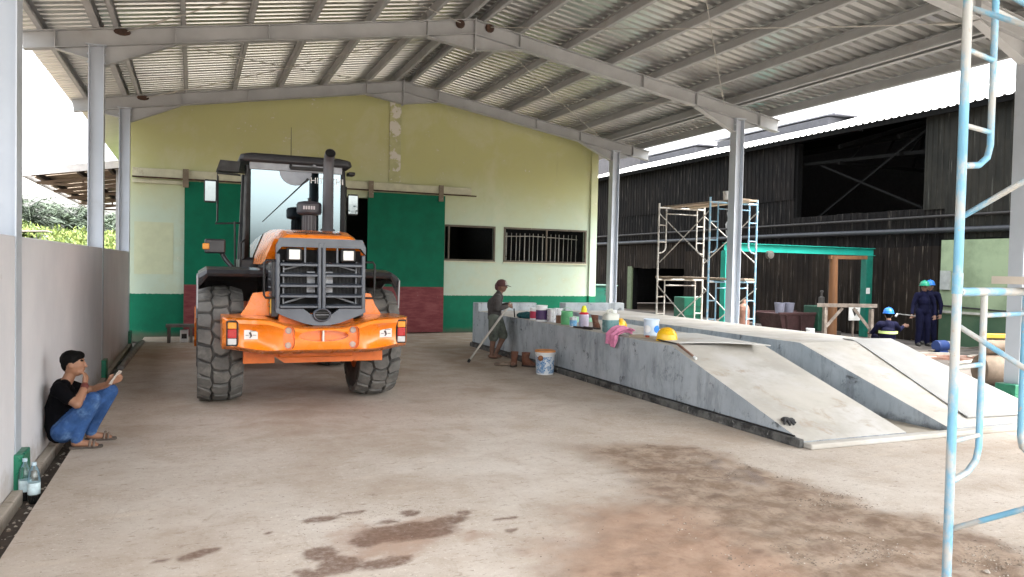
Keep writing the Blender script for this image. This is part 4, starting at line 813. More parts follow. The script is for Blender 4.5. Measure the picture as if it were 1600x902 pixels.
bm.transform(Matrix.Translation(-WL(L))); bm.to_mesh(cme); bm.free()
cw = link('counterweight', cme, None, L); wn = cw.modifiers.new('wn', 'WEIGHTED_NORMAL'); wn.keep_sharp = True
for s in (-1, 1):
    b = MB(); xx = X(s*.925); b.box(xx-.058, xx+.058, 8.69, 8.734, .79, 1.06); tl = b.build('tail_light', blk, cw, .006)
    for nm, z0, z1, m_ in (('amber_lens', .975, 1.045, mk('amber', (.75, .28, .02), .25, var=.05, bump=0)), ('red_lens', .875, .972, mk('red_lens', (.45, .012, .015), .25, var=.05, bump=0)), ('clear_lens', .805, .872, mk('clear_lens', (.55, .55, .55), .25, var=.05, bump=0))):
        b = MB(); b.box(xx-.045, xx+.045, 8.672, 8.692, z0, z1); b.build(nm, m_, tl, .008)
    for zz in (.80, .96):
        b = MB(); b.lathe((X(s*.35), 8.625, zz-.005), [(.034, -.03), (.034, .01), (.02, .016), (0, .016)], 14, M=Matrix.Rotation(R(90), 3, 'X')); b.build('bolt', mk('pale_bolt', (.52, .50, .45), .5), cw)
    xs_ = X(s*.735); b = MB(); b.box(xs_-.07, xs_+.07, 8.655, 8.662, .865, .965); stc = b.build('warning_sticker', mk('sticker', (.72, .70, .68), .5, var=.04), cw)
    b = MB(); b.tube([(xs_-.012, 8.652, .94), (xs_-.008, 8.652, .925)], .012, 6); b.beam((xs_-.005, 8.652, .925), (xs_+.004, 8.652, .895), .004, .02); b.beam((xs_+.004, 8.652, .9), (xs_-.012, 8.652, .88), .004, .012); b.box(xs_+.02, xs_+.055, 8.651, 8.654, .905, .911); b.box(xs_-.055, xs_-.025, 8.651, 8.654, .905, .911); b.box(xs_-.01, xs_+.055, 8.651, 8.654, .95, .956); b.build('pictogram', mk('picto', (.08, .06, .06), .6), stc)
b = MB(); b.lathe((X(.02), 8.60, .835), [(.018, 0), (.018, .13)], 10); b.build('tow_pin', mk('pin', (.6, .58, .54), .35, .6), cw)
for s in (-1, 1):
    b = MB(); b.box(X(s*.62)-.17, X(s*.62)+.17, 9.05, 9.12, .55, .72); b.build('under_plate', oradk, L, .006)
b = MB(); b.prism([(X(-.55), .70), (X(.6), .70), (X(.42), .555), (X(-.35), .555)], 9.0, 9.5); b.build('belly_plate', oradk, L)
# rear grille
gr = bpy.data.objects.new('rear_grille', None); COL.objects.link(gr); gr.parent = L; gr.location = V(X(.03), 8.9, 1.1)-WL(L)
GX0 = X(.035)
def gy(z): return 8.84+(z-1.1)*.06
def bar(b, x0, x1, z0, z1, d=.07, dy=0): b.add([V(x, gy(z)+dy+y, z) for y in (0, d) for z in (z0, z1) for x in (x0, x1)], [(0, 1, 3, 2), (4, 6, 7, 5), (0, 4, 5, 1), (2, 3, 7, 6), (0, 2, 6, 4), (1, 5, 7, 3)])
b = MB(); bar(b, GX0-.50, GX0-.455, 1.15, 1.80, .12); b.build('side_post', dgr2, gr, .012)
b = MB(); bar(b, GX0+.455, GX0+.50, 1.15, 1.80, .12); b.build('side_post', dgr2, gr, .012)
b = MB(); bar(b, GX0-.045, GX0-.004, 1.12, 1.93, .09, -.015); bar(b, GX0+.004, GX0+.045, 1.12, 1.93, .09, -.015); b.build('centre_post', dgr2, gr, .012)
b = MB(); b.loft([[V(GX0+x, gy(z)+dy, z) for x, z in ((-.50, 1.80), (-.50, 1.89), (-.46, 1.975), (.46, 1.975), (.50, 1.89), (.50, 1.80), (.44, 1.875), (-.44, 1.875))] for dy in (-.012, .10)], 0, True, False); b.build('top_panel', dgr2, gr, .01)
for k in range(5):
    z = 1.205+k*.118
    for s in (-1, 1):
        b = MB(); x0, x1 = (GX0-.455, GX0-.045) if s < 0 else (GX0+.045, GX0+.455); h = .028 if k < 4 else .03
        b.add([V(x, gy(zz)+y, zz) for x in (x0, x1) for y, zz in ((-.012, z-h*.6), (-.012, z+h*.4), (.05, z+h), (.05, z-h*.2))], [(0, 1, 2, 3), (7, 6, 5, 4), (0, 4, 5, 1), (1, 5, 6, 2), (2, 6, 7, 3), (3, 7, 4, 0)]); b.build('slat', dgr2, gr, .005)
b = MB(); out = [(-.50, 1.18), (-.50, 1.14), (-.38, 1.085), (-.2, 1.02), (-.08, .995), (.08, .995), (.2, 1.02), (.38, 1.085), (.50, 1.14), (.50, 1.18), (.2, 1.18), (.12, 1.12), (0, 1.10), (-.12, 1.12), (-.2, 1.18)]
b.loft([[V(GX0+x, 8.80+(z-1.0)*.25+dy, z) for x, z in out] for dy in (0, .12)], 0, True, False); b.build('lower_bowl', dgr2, gr, .008)
b = MB(); b.loft([[V(GX0+.10*math.cos(a)*s, 8.79+dy, 1.115+.075*math.sin(a)*s) for a in [2*math.pi*i/24 for i in range(24)]] for s, dy in ((1, .05), (1, -.01), (.82, -.012), (.80, .03))], 0, False); em = b.build('oval_vent', dgr2, gr)
b = MB(); b.loft([[V(GX0+.082*math.cos(a), 8.80+dy, 1.115+.06*math.sin(a)) for a in [2*math.pi*i/24 for i in range(24)]] for dy in (0, .01)], 0, True); b.build('vent_back', blk2, em)
for zz in (1.09, 1.115, 1.14): b = MB(); b.box(GX0-.075, GX0+.075, 8.787, 8.797, zz-.003, zz+.003); b.build('vent_bar', silv if zz == 1.115 else dgr, em)
for s in (-1, 1):
    xx = GX0+s*.30-.005; b = MB(); b.box(xx-.085, xx+.085, gy(1.78)-.035, gy(1.78)+.05, 1.715, 1.865); hl = b.build('work_light', blk, gr, .02)
    b = MB(); b.box(xx-.06, xx+.06, gy(1.78)-.046, gy(1.78)-.034, 1.735, 1.845); b.build('lamp_lens', mk('lamp_lens', (.78, .78, .76), .18, var=.1, vs=20, bump=.3, bs=80), hl, .01)
    b = MB(); bar(b, xx-s*.12-.01, xx-s*.12+.01, 1.70, 1.88, .05); b.build('divider', dgr2, gr)
b = MB(); b.box(GX0-.48, GX0+.48, 9.06, 9.1, 1.05, 1.9); rad = b.build('radiator', blk2, gr)
finm = mk('fin', (.04, .043, .048), .5, .3)
for s in (-1, 1):
    b = MB()
    for k in range(22): b.box(GX0+s*(.07+k*.016)-.003, GX0+s*(.07+k*.016)+.003, 9.04, 9.058, 1.32, 1.66)
    b.build('radiator_fins', finm, gr)
    b = MB(); b.box(GX0+s*.10-.045, GX0+s*.10+.045, 9.0, 9.03, 1.36, 1.6); b.build('bracket_plate', silv, gr)
    b = MB(); b.tube([(GX0+s*.40, 9.0, 1.62), (GX0+s*.1, 8.99, 1.70)], .012, 6); b.tube([(GX0+s*.42, 9.0, 1.23), (GX0+s*.12, 8.98, 1.33)], .014, 6); b.tube([(GX0+s*.41, 8.97, 1.2), (GX0+s*.41, 8.97, 1.72)], .012, 6); b.build('hose', silv, gr)
# hood
hood = MB(); secs = []
for y, zt_, hw, zs in ((8.935, 1.985, .44, 1.93), (8.97, 2.015, .45, 1.90), (9.25, 2.07, .46, 1.80), (9.7, 2.10, .46, 1.76), (10.6, 2.13, .46, 1.76), (11.08, 2.14, .46, 1.76)):
    k = min(1, (y-8.935)/.3); secs.append([V(X(.02-hw-.06-.06*k), y, zs-.12*k+.03), V(X(.02-hw-.05-.05*k), y, zs+.03), V(X(.02-hw+.02), y, zt_-.05), V(X(.02-hw+.10), y, zt_), V(X(.02+hw-.10), y, zt_), V(X(.02+hw-.02), y, zt_-.05), V(X(.02+hw+.05+.05*k), y, zs+.03), V(X(.02+hw+.06+.06*k), y, zs-.12*k+.03)])
hood.loft(secs, 0, True, True); hd = hood.build('hood', ora, L)
md = hd.modifiers.new('e', 'EDGE_SPLIT'); md.split_angle = R(28)
ht = lambda y: np.interp(y, [8.935, 8.97, 9.25, 9.7, 10.6], [1.985, 2.015, 2.07, 2.10, 2.13])
for k in range(26):
    b = MB(); xq = X(.02)-.27+k*.021
    b.add([V(xa, y, ht(y)+dz) for dz in (.001, .004) for y, xx in ((9.08, 0), (9.3, 0)) for xa in (xq, xq+.011)], [(0, 1, 3, 2), (4, 6, 7, 5), (0, 4, 5, 1), (2, 3, 7, 6), (0, 2, 6, 4), (1, 5, 7, 3)]); b.build('hood_slot', blk2, hd)
b = MB(); b.add([V(X(.02-.36), y, ht(y)+.002) for y in (9.0, 10.9)]+[V(X(.02-.352), y, ht(y)+.002) for y in (9.0, 10.9)], [(0, 1, 3, 2)]); b.build('hood_seam', blk, hd)
for s in (-1, 1):
    b = MB(); x0, x1 = sorted((X(.02+s*.44), X(.02+s*.52))); b.box(x0, x1, 8.97, 11.05, 1.08, 1.72); sp_ = b.build('side_panel', dgr, L, .012)
    xo = X(.02+s*.524)
    for k in range(12):
        b = MB(); b.box(xo-.004, xo+.004, 9.10, 9.32, 1.18+k*.045, 1.195+k*.045); b.build('side_louvre', silv if k % 2 else finm, sp_)
    b = MB(); b.box(xo-.004, xo+.004, 9.0, 9.06, 1.12, 1.3); b.build('reflector', mk('yellow_reflector', (.65, .42, .02), .4), sp_)
    b = MB(); xg = X(.035+s*.60); b.tube([(X(.035+s*.5), 8.95, 1.72), (xg, 8.93, 1.72), (xg+s*.02, 8.93, 1.69), (xg+s*.02, 8.93, 1.33), (xg, 8.93, 1.30), (X(.035+s*.5), 8.95, 1.30)], .013, 8); b.build('grab_rail', blk, L)
    # frame wings above the counterweight
    b = MB(); b.prism([(X(s*.50), 1.08), (X(s*.82), 1.08), (X(s*.74), 1.2), (X(s*.68), 1.34), (X(s*.50), 1.36)], 9.25, 9.30); b.build('frame_wing', ora, L)
# exhaust and pre-cleaner
exm = mk('grey_pipe_paint', (.085, .085, .095), .45, var=.1); b = MB(); ex, ey = X(.36), 10.55
b.tube([(ex, ey, 2.10), (ex, ey, 2.16), (ex, ey, 2.161), (ex, ey, 2.95), (ex, ey-.01, 3.05), (ex, ey-.06, 3.13), (ex, ey-.14, 3.17)], [.10, .095, .075, .07, .07, .07, .07], 16, cap=False); e_ = b.build('exhaust_stack', exm, L)
b = MB(); b.tube([(ex, ey-.135, 3.168), (ex, ey-.14, 3.172)], .066, 16); b.build('exhaust_mouth', blk2, e_)
px_, py_ = X(.12), 10.6; b = MB(); b.lathe((px_, py_, 2.12), [(.085, 0), (.085, .22), (.10, .22), (.155, .235), (.165, .26), (.165, .36), (.15, .39), (.09, .405), (0, .41)], 20); pc = b.build('pre_cleaner', mk('precleaner', (.035, .033, .042), .4), L)
for k in range(14): a = 2*math.pi*k/14; b = MB(); b.box(px_+.088*math.cos(a)-.006, px_+.088*math.cos(a)+.006, py_+.088*math.sin(a)-.006, py_+.088*math.sin(a)+.006, 2.13, 2.33); b.build('rib', exm, pc)
b = MB(); b.lathe((px_, py_, 2.53), [(.02, 0), (.02, .03), (.035, .035), (0, .045)], 8); b.build('wing_nut', blk, pc)
for k in range(5): a = -math.pi/2-.55+k*.2; b = MB(); b.box(-.011, .011, -.003, .003, -.02, .025, M=Matrix.Translation((px_+.167*math.cos(a), py_+.167*math.sin(a), 2.43)) @ Matrix.Rotation(a+math.pi/2, 4, 'Z')); b.build('worn_lettering', mk('worn_white', (.45, .43, .45), .6), pc)
# cab
cab = bpy.data.objects.new('cab', None); COL.objects.link(cab); cab.parent = L; cab.location = V(X(0), 11.9, 1.1)-WL(L)
x0, x1, y0, y1, zb_, zr_ = X(-.69), X(.74), 11.2, 12.65, 1.45, 2.98
def post(a, c, w=.07, d=.08): b = MB(); b.beam(a, c, w, d); return b.build('pillar', blk, cab, .012)
post((x0+.03, y0+.04, zb_), (x0+.07, y0+.06, zr_+.06)); post((x1-.03, y0+.04, zb_), (x1-.07, y0+.06, zr_+.06)); post((x0+.02, y1, 1.2), (x0+.1, y1-.12, zr_)); post((x1-.02, y1, 1.2), (x1-.1, y1-.12, zr_)); post((x0+.0, 12.0, 1.2), (x0+.06, 12.0, zr_)); post((x1, 12.0, 1.2), (x1-.06, 12.0, zr_))
b = MB(); b.loft([[V(x0-.02+i, y0-.02+i, z), V(x1+.02-i, y0-.02+i, z), V(x1+.02-i, y1+.02-i, z), V(x0-.02+i, y1+.02-i, z)] for z, i in ((1.15, .03), (1.3, 0), (1.72, .0), (1.76, .04))], 0, True, False); b.build('lower_body', dgr, cab, .01)
b = MB(); b.box(x0+.1, x1-.1, y0+.02, y0+.028, 1.76, zr_); rg = b.build('rear_glass', cabglass, cab)
for s, xx in ((-1, x0), (1, x1)):
    b = MB(); b.add([V(xx+s*-.02, y0+.1, 1.78), V(xx+s*-.02, y1-.06, 1.78), V(xx-s*.07, y1-.15, zr_), V(xx-s*.07, y0+.1, zr_)], [(0, 1, 2, 3)]); b.build('side_glass', cabglass, cab)
b = MB(); b.add([V(x0+.1, y1-.03, 1.5), V(x1-.1, y1-.03, 1.5), V(x1-.14, y1-.12, zr_), V(x0+.14, y1-.12, zr_)], [(0, 1, 2, 3)]); b.build('front_glass', cabglass, cab)
b = MB(); b.box(x0+.08, x1-.08, y0+.005, y0+.05, zr_, zr_+.12); b.build('roof_header', silv, cab, .01)
b = MB(); b.loft([[V(xa, ya, z) for xa, ya in ((x0-d+.05, y0-d), (x1+d-.05, y0-d), (x1+d, y0-d+.06), (x1+d, y1+d+.1), (x0-d, y1+d+.1), (x0-d, y0-d+.06))] for z, d in ((zr_+.10, .03), (zr_+.13, .06), (zr_+.20, .04), (zr_+.235, -.06))], 0, True, False); b.build('roof', mk('roof_grey', (.026, .027, .031), .5, var=.15), cab, .015)
b = MB(); b.box(x0+.62, x1-.32, y0-.035, y0+.003, zr_+.025, zr_+.075); b.build('roof_lamp_bar', blk, cab, .01)
b = MB(); b.lathe((x1-.48, y0-.03, zr_+.08), [(.025, 0), (.025, .03), (0, .035)], 10); b.build('roof_bolt', silv, cab)
for s, xx, zz in ((-1, x0-.2, zr_+.02), (1, x1+.06, zr_+.03)):
    b = MB(); b.loft([[V(xx-.15*(s < 0), y, zz-.07), V(xx+.14, y, zz-.07), V(xx+.16, y, zz+.07), V(xx-.10*(s < 0), y, zz+.08)] for y in (y0-.0, y0+.25)], 0, True, False) if s < 0 else b.box(xx-.05, xx+.05, y0, y0+.2, zz-.03, zz+.02); b.build('corner_work_light', blk, cab, .015)
b = MB(); b.tube([(x0+.63, y0-.01, zr_+.05), (x0+.63, y0-.01, zr_+.12), (x0+.63, y0-.01, zr_+.14), (x0+.63, y0, zr_+.62)], [.02, .02, .006, .003], 6); b.build('antenna', blk, cab)
b = MB(); b.tube([(x0+.86, y0-.0, zr_-.1), (x0+.55, y0-.012, zr_-.42), (x0+.26, y0-.006, zr_-.72)], [.012, .009, .006], 6); b.lathe((x0+.86, y0-.005, zr_-.1), [(.02, -.015), (.02, .015)], 8, M=Matrix.Rotation(R(90), 3, 'X')); b.build('wiper', blk, cab)
b = MB(); pts = [(x0+.70+.22*math.cos(a), zr_-.002+.19*math.sin(a)) for a in [math.pi+math.pi*i/20 for i in range(21)]]; b.prism(pts, y0+.014, y0+.018); b.build('frosted_patch', mk('frosted', (.30, .33, .38), .5), rg)
o = link('lettering', text_mesh('HITACHI', .118, .001), mk('white_letter', (.85, .85, .86), .5, bump=0), rg); o.rotation_euler = (R(90), 0, 0); o.location = V(x0+.90, y0+.012, zr_-.145)-WL(rg); o.scale = (1.02, 1, 1)
seat = mk('seat_fabric', (.02, .02, .022), .9); b = MB(); b.box(X(-.25), X(.25), 11.75, 12.15, 1.5, 1.75); b.box(X(-.23), X(.23), 11.7, 11.82, 1.75, 2.35); b.box(X(-.12), X(.12), 11.72, 11.8, 2.38, 2.55); b.build('seat', seat, cab, .04)
b = MB(); b.tube([(X(0)+.19*math.cos(a), 12.3+.08*math.sin(a), 2.0+.17*math.sin(a)) for a in [2*math.pi*i/16 for i in range(17)]], .014, 6, cap=False); b.tube([(X(0), 12.3, 2.0), (X(0), 12.5, 1.5)], .03, 6); b.build('steering_wheel', blk, cab)
# mirrors
for s, mx_, mz, my in ((-1, X(-1.10), 2.70, 11.9), (1, X(.98), 2.62, 12.1)):
    b = MB(); xe = x0 if s < 0 else x1
    b.tube([(xe-s*.0, my, mz+.26), (mx_-s*.09, my, mz+.27), (mx_-s*.10, my, mz+.22), (mx_-s*.10, my, mz-.42), (mx_-s*.07, my, mz-.46), (xe, my, mz-.44)], .014, 7); br = b.build('mirror_bracket', blk, cab)
    b = MB(); b.loft([[V(mx_+xx*sc, my-.06+y, mz+zz*sc) for xx, zz in ((-.085, -.14), (-.07, -.165), (.07, -.165), (.085, -.14), (.085, .14), (.07, .165), (-.07, .165), (-.085, .14))] for y, sc in ((.08, .8), (.02, 1), (0, 1), (-.005, .93))], 0, True, False); mr = b.build('mirror', blk, cab)
    b = MB(); b.box(mx_-.07, mx_+.07, my-.072, my-.067, mz-.14, mz+.14); b.build('mirror_glass', mk('mirror_glass', (.22, .25, .26), .04, 1, var=.02, bump=0), mr)
# fenders, steps, indicator
def fender(s):
    prof = [(9.42, 1.555), (9.45, 1.60), (9.75, 1.625), (10.3, 1.63), (10.75, 1.60), (10.95, 1.45), (11.0, 1.2)]; b = MB(); xi = X(s*.5); xo_ = .05 if s < 0 else 2.38; rings = []
    for y, z in prof: rings.append([V(xi, y, z), V(xo_-s*.09, y, z), V(xo_, y+(.03 if y < 10 else -.03), z-.06), V(xo_, y+(.05 if y < 10 else -.05), z-.14), V(xo_-s*.025, y+.05, z-.14), V(xo_-s*.1, y+.02, z-.03), V(xi, y+.02, z-.03)])
    b.loft(rings, 0, True, False); f = b.build('rear_fender', dgr, L)
    b = MB(); b.prism([(9.42, 1.5), (9.6, 1.55), (10.7, 1.5), (10.9, 1.1), (10.75, .95), (10.6, 1.3), (10.2, 1.44), (9.8, 1.44), (9.5, 1.30), (9.45, 1.15)], xo_+s*.002, xo_+s*.017, 'X'); b.build('fender_skirt', mk('skirt_grey', (.34, .35, .37), .5), f)
for s in (-1, 1): fender(s)
b = MB(); b.tube([(X(-.82), 10.9, 1.6), (X(-.92), 10.95, 1.72), (X(-.97), 10.98, 1.82)], .03, 8); st_ = b.build('lamp_stalk', dgr, L); b = MB(); b.box(X(-1.18), X(-.92), 10.9, 11.05, 1.80, 1.99); il = b.build('indicator_lamp', dgr, L, .02); b = MB(); b.box(X(-1.205), X(-1.12), 10.885, 10.96, 1.85, 1.93); b.build('amber_lens', mk('amber', (.75, .28, .02), .25), il, .01)
b = MB(); b.tube([(X(-.78), 11.3, 1.6), (X(-.79), 11.3, 2.25)], .013, 6); b.tube([(X(-.72), 11.12, 1.62), (X(-.72), 11.12, 1.95), (X(-.66), 11.2, 2.0)], .013, 6); b.build('handrail', blk, L)
b = MB(); b.box(X(-1.2), X(-.72), 11.15, 11.75, .55, .6); b.box(X(-1.2), X(-.72), 11.15, 11.75, .9, .95); b.box(X(-1.2), X(-.72), 11.15, 11.75, 1.22, 1.27); b.box(X(-.74), X(-.72), 11.15, 11.75, .55, 1.27); b.build('steps', dgr, L)
b = MB(); b.box(X(-1.22), X(-.6), 12.45, 13.5, 1.44, 1.48); b.box(X(.5), X(1.07), 12.45, 13.5, 1.44, 1.48); b.build('front_fenders', dgr, L)
# boom and bucket
for s in (-1, 1):
    b = MB(); b.beam((X(s*.5), 13.0, 1.55), (X(s*.5), 14.3, .95), .09, .3); b.beam((X(s*.5), 14.25, .97), (X(s*.5), 15.2, .35), .09, .26); b.build('boom_arm', ora, L, .01)
b = MB(); prof = [(15.2, .85), (15.15, .55), (15.2, .25), (15.4, .1), (16.2, .05), (16.3, .03)]; b.loft([[V(X(sx), y, z) for y, z in prof]+[V(X(sx), y+.04 if y < 15.5 else y, z+.03) for y, z in reversed(prof)] for sx in (-1.27, 1.27)], 0, True, False)
for s in (-1, 1): b.prism([(15.2, .85), (15.15, .55), (15.2, .25), (15.4, .1), (16.2, .06), (16.0, .3), (15.6, .7)], X(s*1.27)-.02, X(s*1.27)+.02, 'X')
b.build('bucket', ora, L)
del X

# ------------------------------------------------------------------ people: capsules and ellipsoids fused into one skin
def figure(name, label, base, prims, mats, voxel=.009, smooth_it=4):
    """prims: ('c', p0, p1, r0, r1, tag) or ('e', centre, radii, tag[, rotz]); tags index into mats"""
    b = MB()
    for p in prims:
        if p[0] == 'c':
            _, a, c, r0, r1, tg = p; a, c = V(a), V(c); d = (c-a); Ln = d.length; d.normalize(); x = d.orthogonal().normalized(); y = d.cross(x); rings = []
            for k in range(4): an = math.pi/2*(k+.15)/4; rings.append((a-d*r0*math.cos(an), r0*math.sin(an)))
            for k in range(5): u = k/4; rings.append((a+d*Ln*u, r0+(r1-r0)*u))
            for k in range(4): an = math.pi/2*(3.85-k)/4; rings.append((c+d*r1*math.cos(an), r1*math.sin(an)))
            b.loft([[q+(x*math.cos(2*math.pi*j/12)+y*math.sin(2*math.pi*j/12))*rr for j in range(12)] for q, rr in rings])
        else:
            rot = Matrix.Rotation(p[4], 3, 'Z') if len(p) > 4 else None; b.sphere(p[1], p[2], 14, M=rot)
    base = V(base); b.v = [tuple(V(v)-base) for v in b.v]; o = link(name, b.mesh(name), None); rm = o.modifiers.new('r', 'REMESH'); rm.mode = 'VOXEL'; rm.voxel_size = voxel; rm.use_smooth_shade = True
    sm = o.modifiers.new('s', 'SMOOTH'); sm.factor = .5; sm.iterations = smooth_it
    bpy.context.view_layer.update(); me = bpy.data.meshes.new_from_object(o.evaluated_get(bpy.context.evaluated_depsgraph_get())); bpy.data.objects.remove(o); me.name = name
    n = len(me.polygons); cen = np.empty(n*3); me.polygons.foreach_get('center', cen); cen = cen.reshape(-1, 3)+np.array(base)
    best = np.full(n, 1e9); idx = np.zeros(n, int)
    for p in prims:
        if p[0] == 'c':
            a, c = np.array(p[1], float), np.array(p[2], float); d = c-a; t = np.clip(((cen-a)@d)/(d@d), 0, 1); dist = np.linalg.norm(cen-a-t[:, None]*d, axis=1)-(p[3]+(p[4]-p[3])*t); tg = p[5]
        else:
            q = cen-np.array(p[1], float)
            if len(p) > 4: cs, sn = math.cos(-p[4]), math.sin(-p[4]); q = np.stack([q[:, 0]*cs-q[:, 1]*sn, q[:, 0]*sn+q[:, 1]*cs, q[:, 2]], 1)
            rr = np.array(p[2], float); k = np.linalg.norm(q/rr, axis=1); dist = (k-1)*rr.min(); tg = p[3]
        w = dist < best; best[w] = dist[w]; idx[w] = tg
    for m_ in mats: me.materials.append(m_)
    me.polygons.foreach_set('material_index', idx.astype(np.int32)); me.polygons.foreach_set('use_smooth', [True]*n); me.update()
    o = bpy.data.objects.new(name, me); COL.objects.link(o); o.location = base; return tag(o, label, 'person')
skin = mk('skin', (.27, .135, .08), .55, var=.08, vs=12, bump=.05); skind = mk('skin_dusty', (.17, .09, .062), .7, var=.2, vs=12, bump=.05); hair = mk('hair', (.002, .002, .002), .7, spec=.12, bump=.3, bs=120)
tee = mk('black_tshirt', (.0025, .0025, .0035), .95, spec=.08, var=.2, bump=.2, bs=25); jean = mk('blue_jeans', (.03, .075, .20), .85, var=.3, vs=9, spec=.15, c2=(.11, .19, .34), c2s=6, c2t=(.48, .7), bump=.8, bs=16)
SKIN, SHIRT, PANT, HAIR, SOLE = 0, 1, 2, 3, 4
def hand(P, fwd, side, up, tg=0, curl=.6, s=1.0):
    """palm at P; fingers leave along fwd and curl towards -up; the thumb leaves the side of the palm"""
    P, fwd, side, up = V(P), V(fwd).normalized(), V(side).normalized(), V(up).normalized(); r_ = []
    r_.append(('c', P-fwd*.03*s, P+fwd*.03*s+side*.012*s, .022*s, .020*s, tg)); r_.append(('c', P-fwd*.02*s-side*.018*s, P+fwd*.03*s-side*.022*s, .017*s, .016*s, tg)); r_.append(('c', P-fwd*.02*s+side*.018*s, P+fwd*.03*s+side*.024*s, .017*s, .016*s, tg))
    for k, (o_, l_) in enumerate(((.032, .034), (.011, .040), (-.011, .037), (-.031, .029))):
        a = P+fwd*.042*s+side*o_*s; d1 = (fwd*math.cos(curl*.7)-up*math.sin(curl*.7)); c = a+d1*l_*s; d2 = (fwd*math.cos(curl*2)-up*math.sin(curl*2)); e = c+d2*l_*.8*s
        r_ += [('c', a, c, .0095*s, .009*s, tg), ('c', c, e, .009*s, .0075*s, tg)]
    a = P+side*.03*s-fwd*.012*s; c = a+(side*.7+fwd*.5-up*.35).normalized()*.036*s; e = c+(fwd*.85+side*.1-up*.5).normalized()*.03*s
    return r_+[('c', a, c, .012*s, .0105*s, tg), ('c', c, e, .010*s, .0085*s, tg)]
def head(c, f, tg_skin=0, tg_hair=3, s=1.0, hairy=True):
    c, f = V(c), V(f).normalized(); sd_ = f.cross(V(0, 0, 1)).normalized(); rz_ = math.atan2(f.y, f.x); u = V(0, 0, 1)
    r_ = [('e', c, (.092*s, .074*s, .105*s), tg_skin, rz_), ('e', c+f*.03*s-u*.055*s, (.055*s, .052*s, .058*s), tg_skin, rz_), ('c', c+f*.086*s+u*.012*s, c+f*.102*s-u*.024*s, .010*s, .014*s, tg_skin), ('c', c+f*.082*s-u*.052*s+sd_*.018*s, c+f*.082*s-u*.052*s-sd_*.018*s, .011*s, .011*s, tg_skin)]
    for q in (-1, 1): r_ += [('e', c+sd_*q*.074*s-f*.006*s-u*.008*s, (.02*s, .011*s, .03*s), tg_skin, rz_), ('c', c+f*.078*s+sd_*q*.018*s+u*.03*s, c+f*.072*s+sd_*q*.042*s+u*.03*s, .009*s, .008*s, tg_hair)]
    if hairy: r_ += [('e', c+u*.038*s-f*.018*s, (.096*s, .083*s, .085*s), tg_hair, rz_), ('e', c+u*.07*s+f*.03*s, (.062*s, .07*s, .045*s), tg_hair, rz_), ('e', c-f*.05*s+u*.0*s, (.05*s, .07*s, .075*s), tg_hair, rz_)]
    return r_
# squatting man against the low wall
pr = []
pr += head((-.985, 7.79, .755), (.95, -.12, 0))
pr += [('c', (-1.035, 7.80, .60), (-.995, 7.79, .69), .05, .046, SKIN),
       ('c', (-1.09, 7.83, .20), (-1.095, 7.83, .36), .125, .115, SHIRT), ('c', (-1.095, 7.83, .36), (-1.075, 7.82, .54), .12, .085, SHIRT), ('c', (-1.08, 7.68, .535), (-1.08, 7.97, .535), .072, .072, SHIRT), ('e', (-1.07, 7.83, .43), (.12, .17, .15), SHIRT), ('c', (-1.05, 7.74, .57), (-1.05, 7.89, .57), .05, .05, SHIRT), ('e', (-1.10, 7.83, .14), (.10, .15, .10), SHIRT),
       ('c', (-1.07, 7.66, .535), (-1.0, 7.615, .475), .062, .058, SHIRT), ('c', (-1.0, 7.615, .475), (-.93, 7.585, .425), .043, .040, SKIN), ('c', (-.93, 7.585, .425), (-.885, 7.70, .555), .042, .030, SKIN), ('c', (-.887, 7.695, .55), (-.885, 7.705, .562), .034, .034, SOLE),
       ('c', (-1.06, 7.99, .535), (-.97, 8.04, .49), .062, .056, SHIRT), ('c', (-.97, 8.04, .49), (-.86, 8.07, .47), .043, .038, SKIN), ('c', (-.86, 8.07, .47), (-.735, 7.98, .535), .040, .028, SKIN),
       ('c', (-1.06, 7.73, .16), (-.82, 7.69, .44), .095, .07, PANT), ('c', (-.82, 7.69, .44), (-.94, 7.73, .13), .072, .052, PANT), ('e', (-.815, 7.69, .445), (.068, .065, .065), PANT), ('c', (-.94, 7.73, .13), (-.95, 7.73, .09), .056, .05, PANT),
       ('c', (-1.06, 7.93, .16), (-.715, 8.04, .455), .095, .07, PANT), ('c', (-.715, 8.04, .455), (-.86, 8.03, .13), .072, .052, PANT), ('c', (-.86, 8.03, .13), (-.87, 8.03, .09), .056, .05, PANT), ('e', (-1.07, 7.83, .15), (.12, .16, .11), PANT),
       ('c', (-.96, 7.73, .055), (-.82, 7.725, .035), .036, .030, SKIN), ('c', (-.88, 8.03, .055), (-.74, 8.035, .035), .036, .030, SKIN)]
for k in range(5):
    pr.append(('c', (-.82, 7.695+k*.015, .034), (-.785+.004*(k in (2, 3)), 7.69+k*.016, .028), .012, .010, SKIN)); pr.append(('c', (-.74, 8.0+k*.015, .034), (-.705+.004*(k in (1, 2)), 8.0+k*.016, .028), .012, .010, SKIN))
pr += hand((-.884, 7.735, .605), (.05, .35, .9), (.3, .9, -.3), (.9, -.2, .1), curl=.75); pr += hand((-.70, 7.95, .56), (.75, -.35, .35), (-.3, -.4, .85), (-.5, -.8, -.2), curl=.7)
man = figure('person', 'man in black t-shirt and blue jeans squatting against the left wall looking at a phone', (-.95, 7.83, 0), pr, [skin, tee, jean, hair, mk('wrist_band', (.10, .02, .015), .6)], .0065, 3)
sandm = mk('sandal', (.075, .06, .05), .8, var=.3); strapm = mk('sandal_strap', (.16, .12, .095), .8)
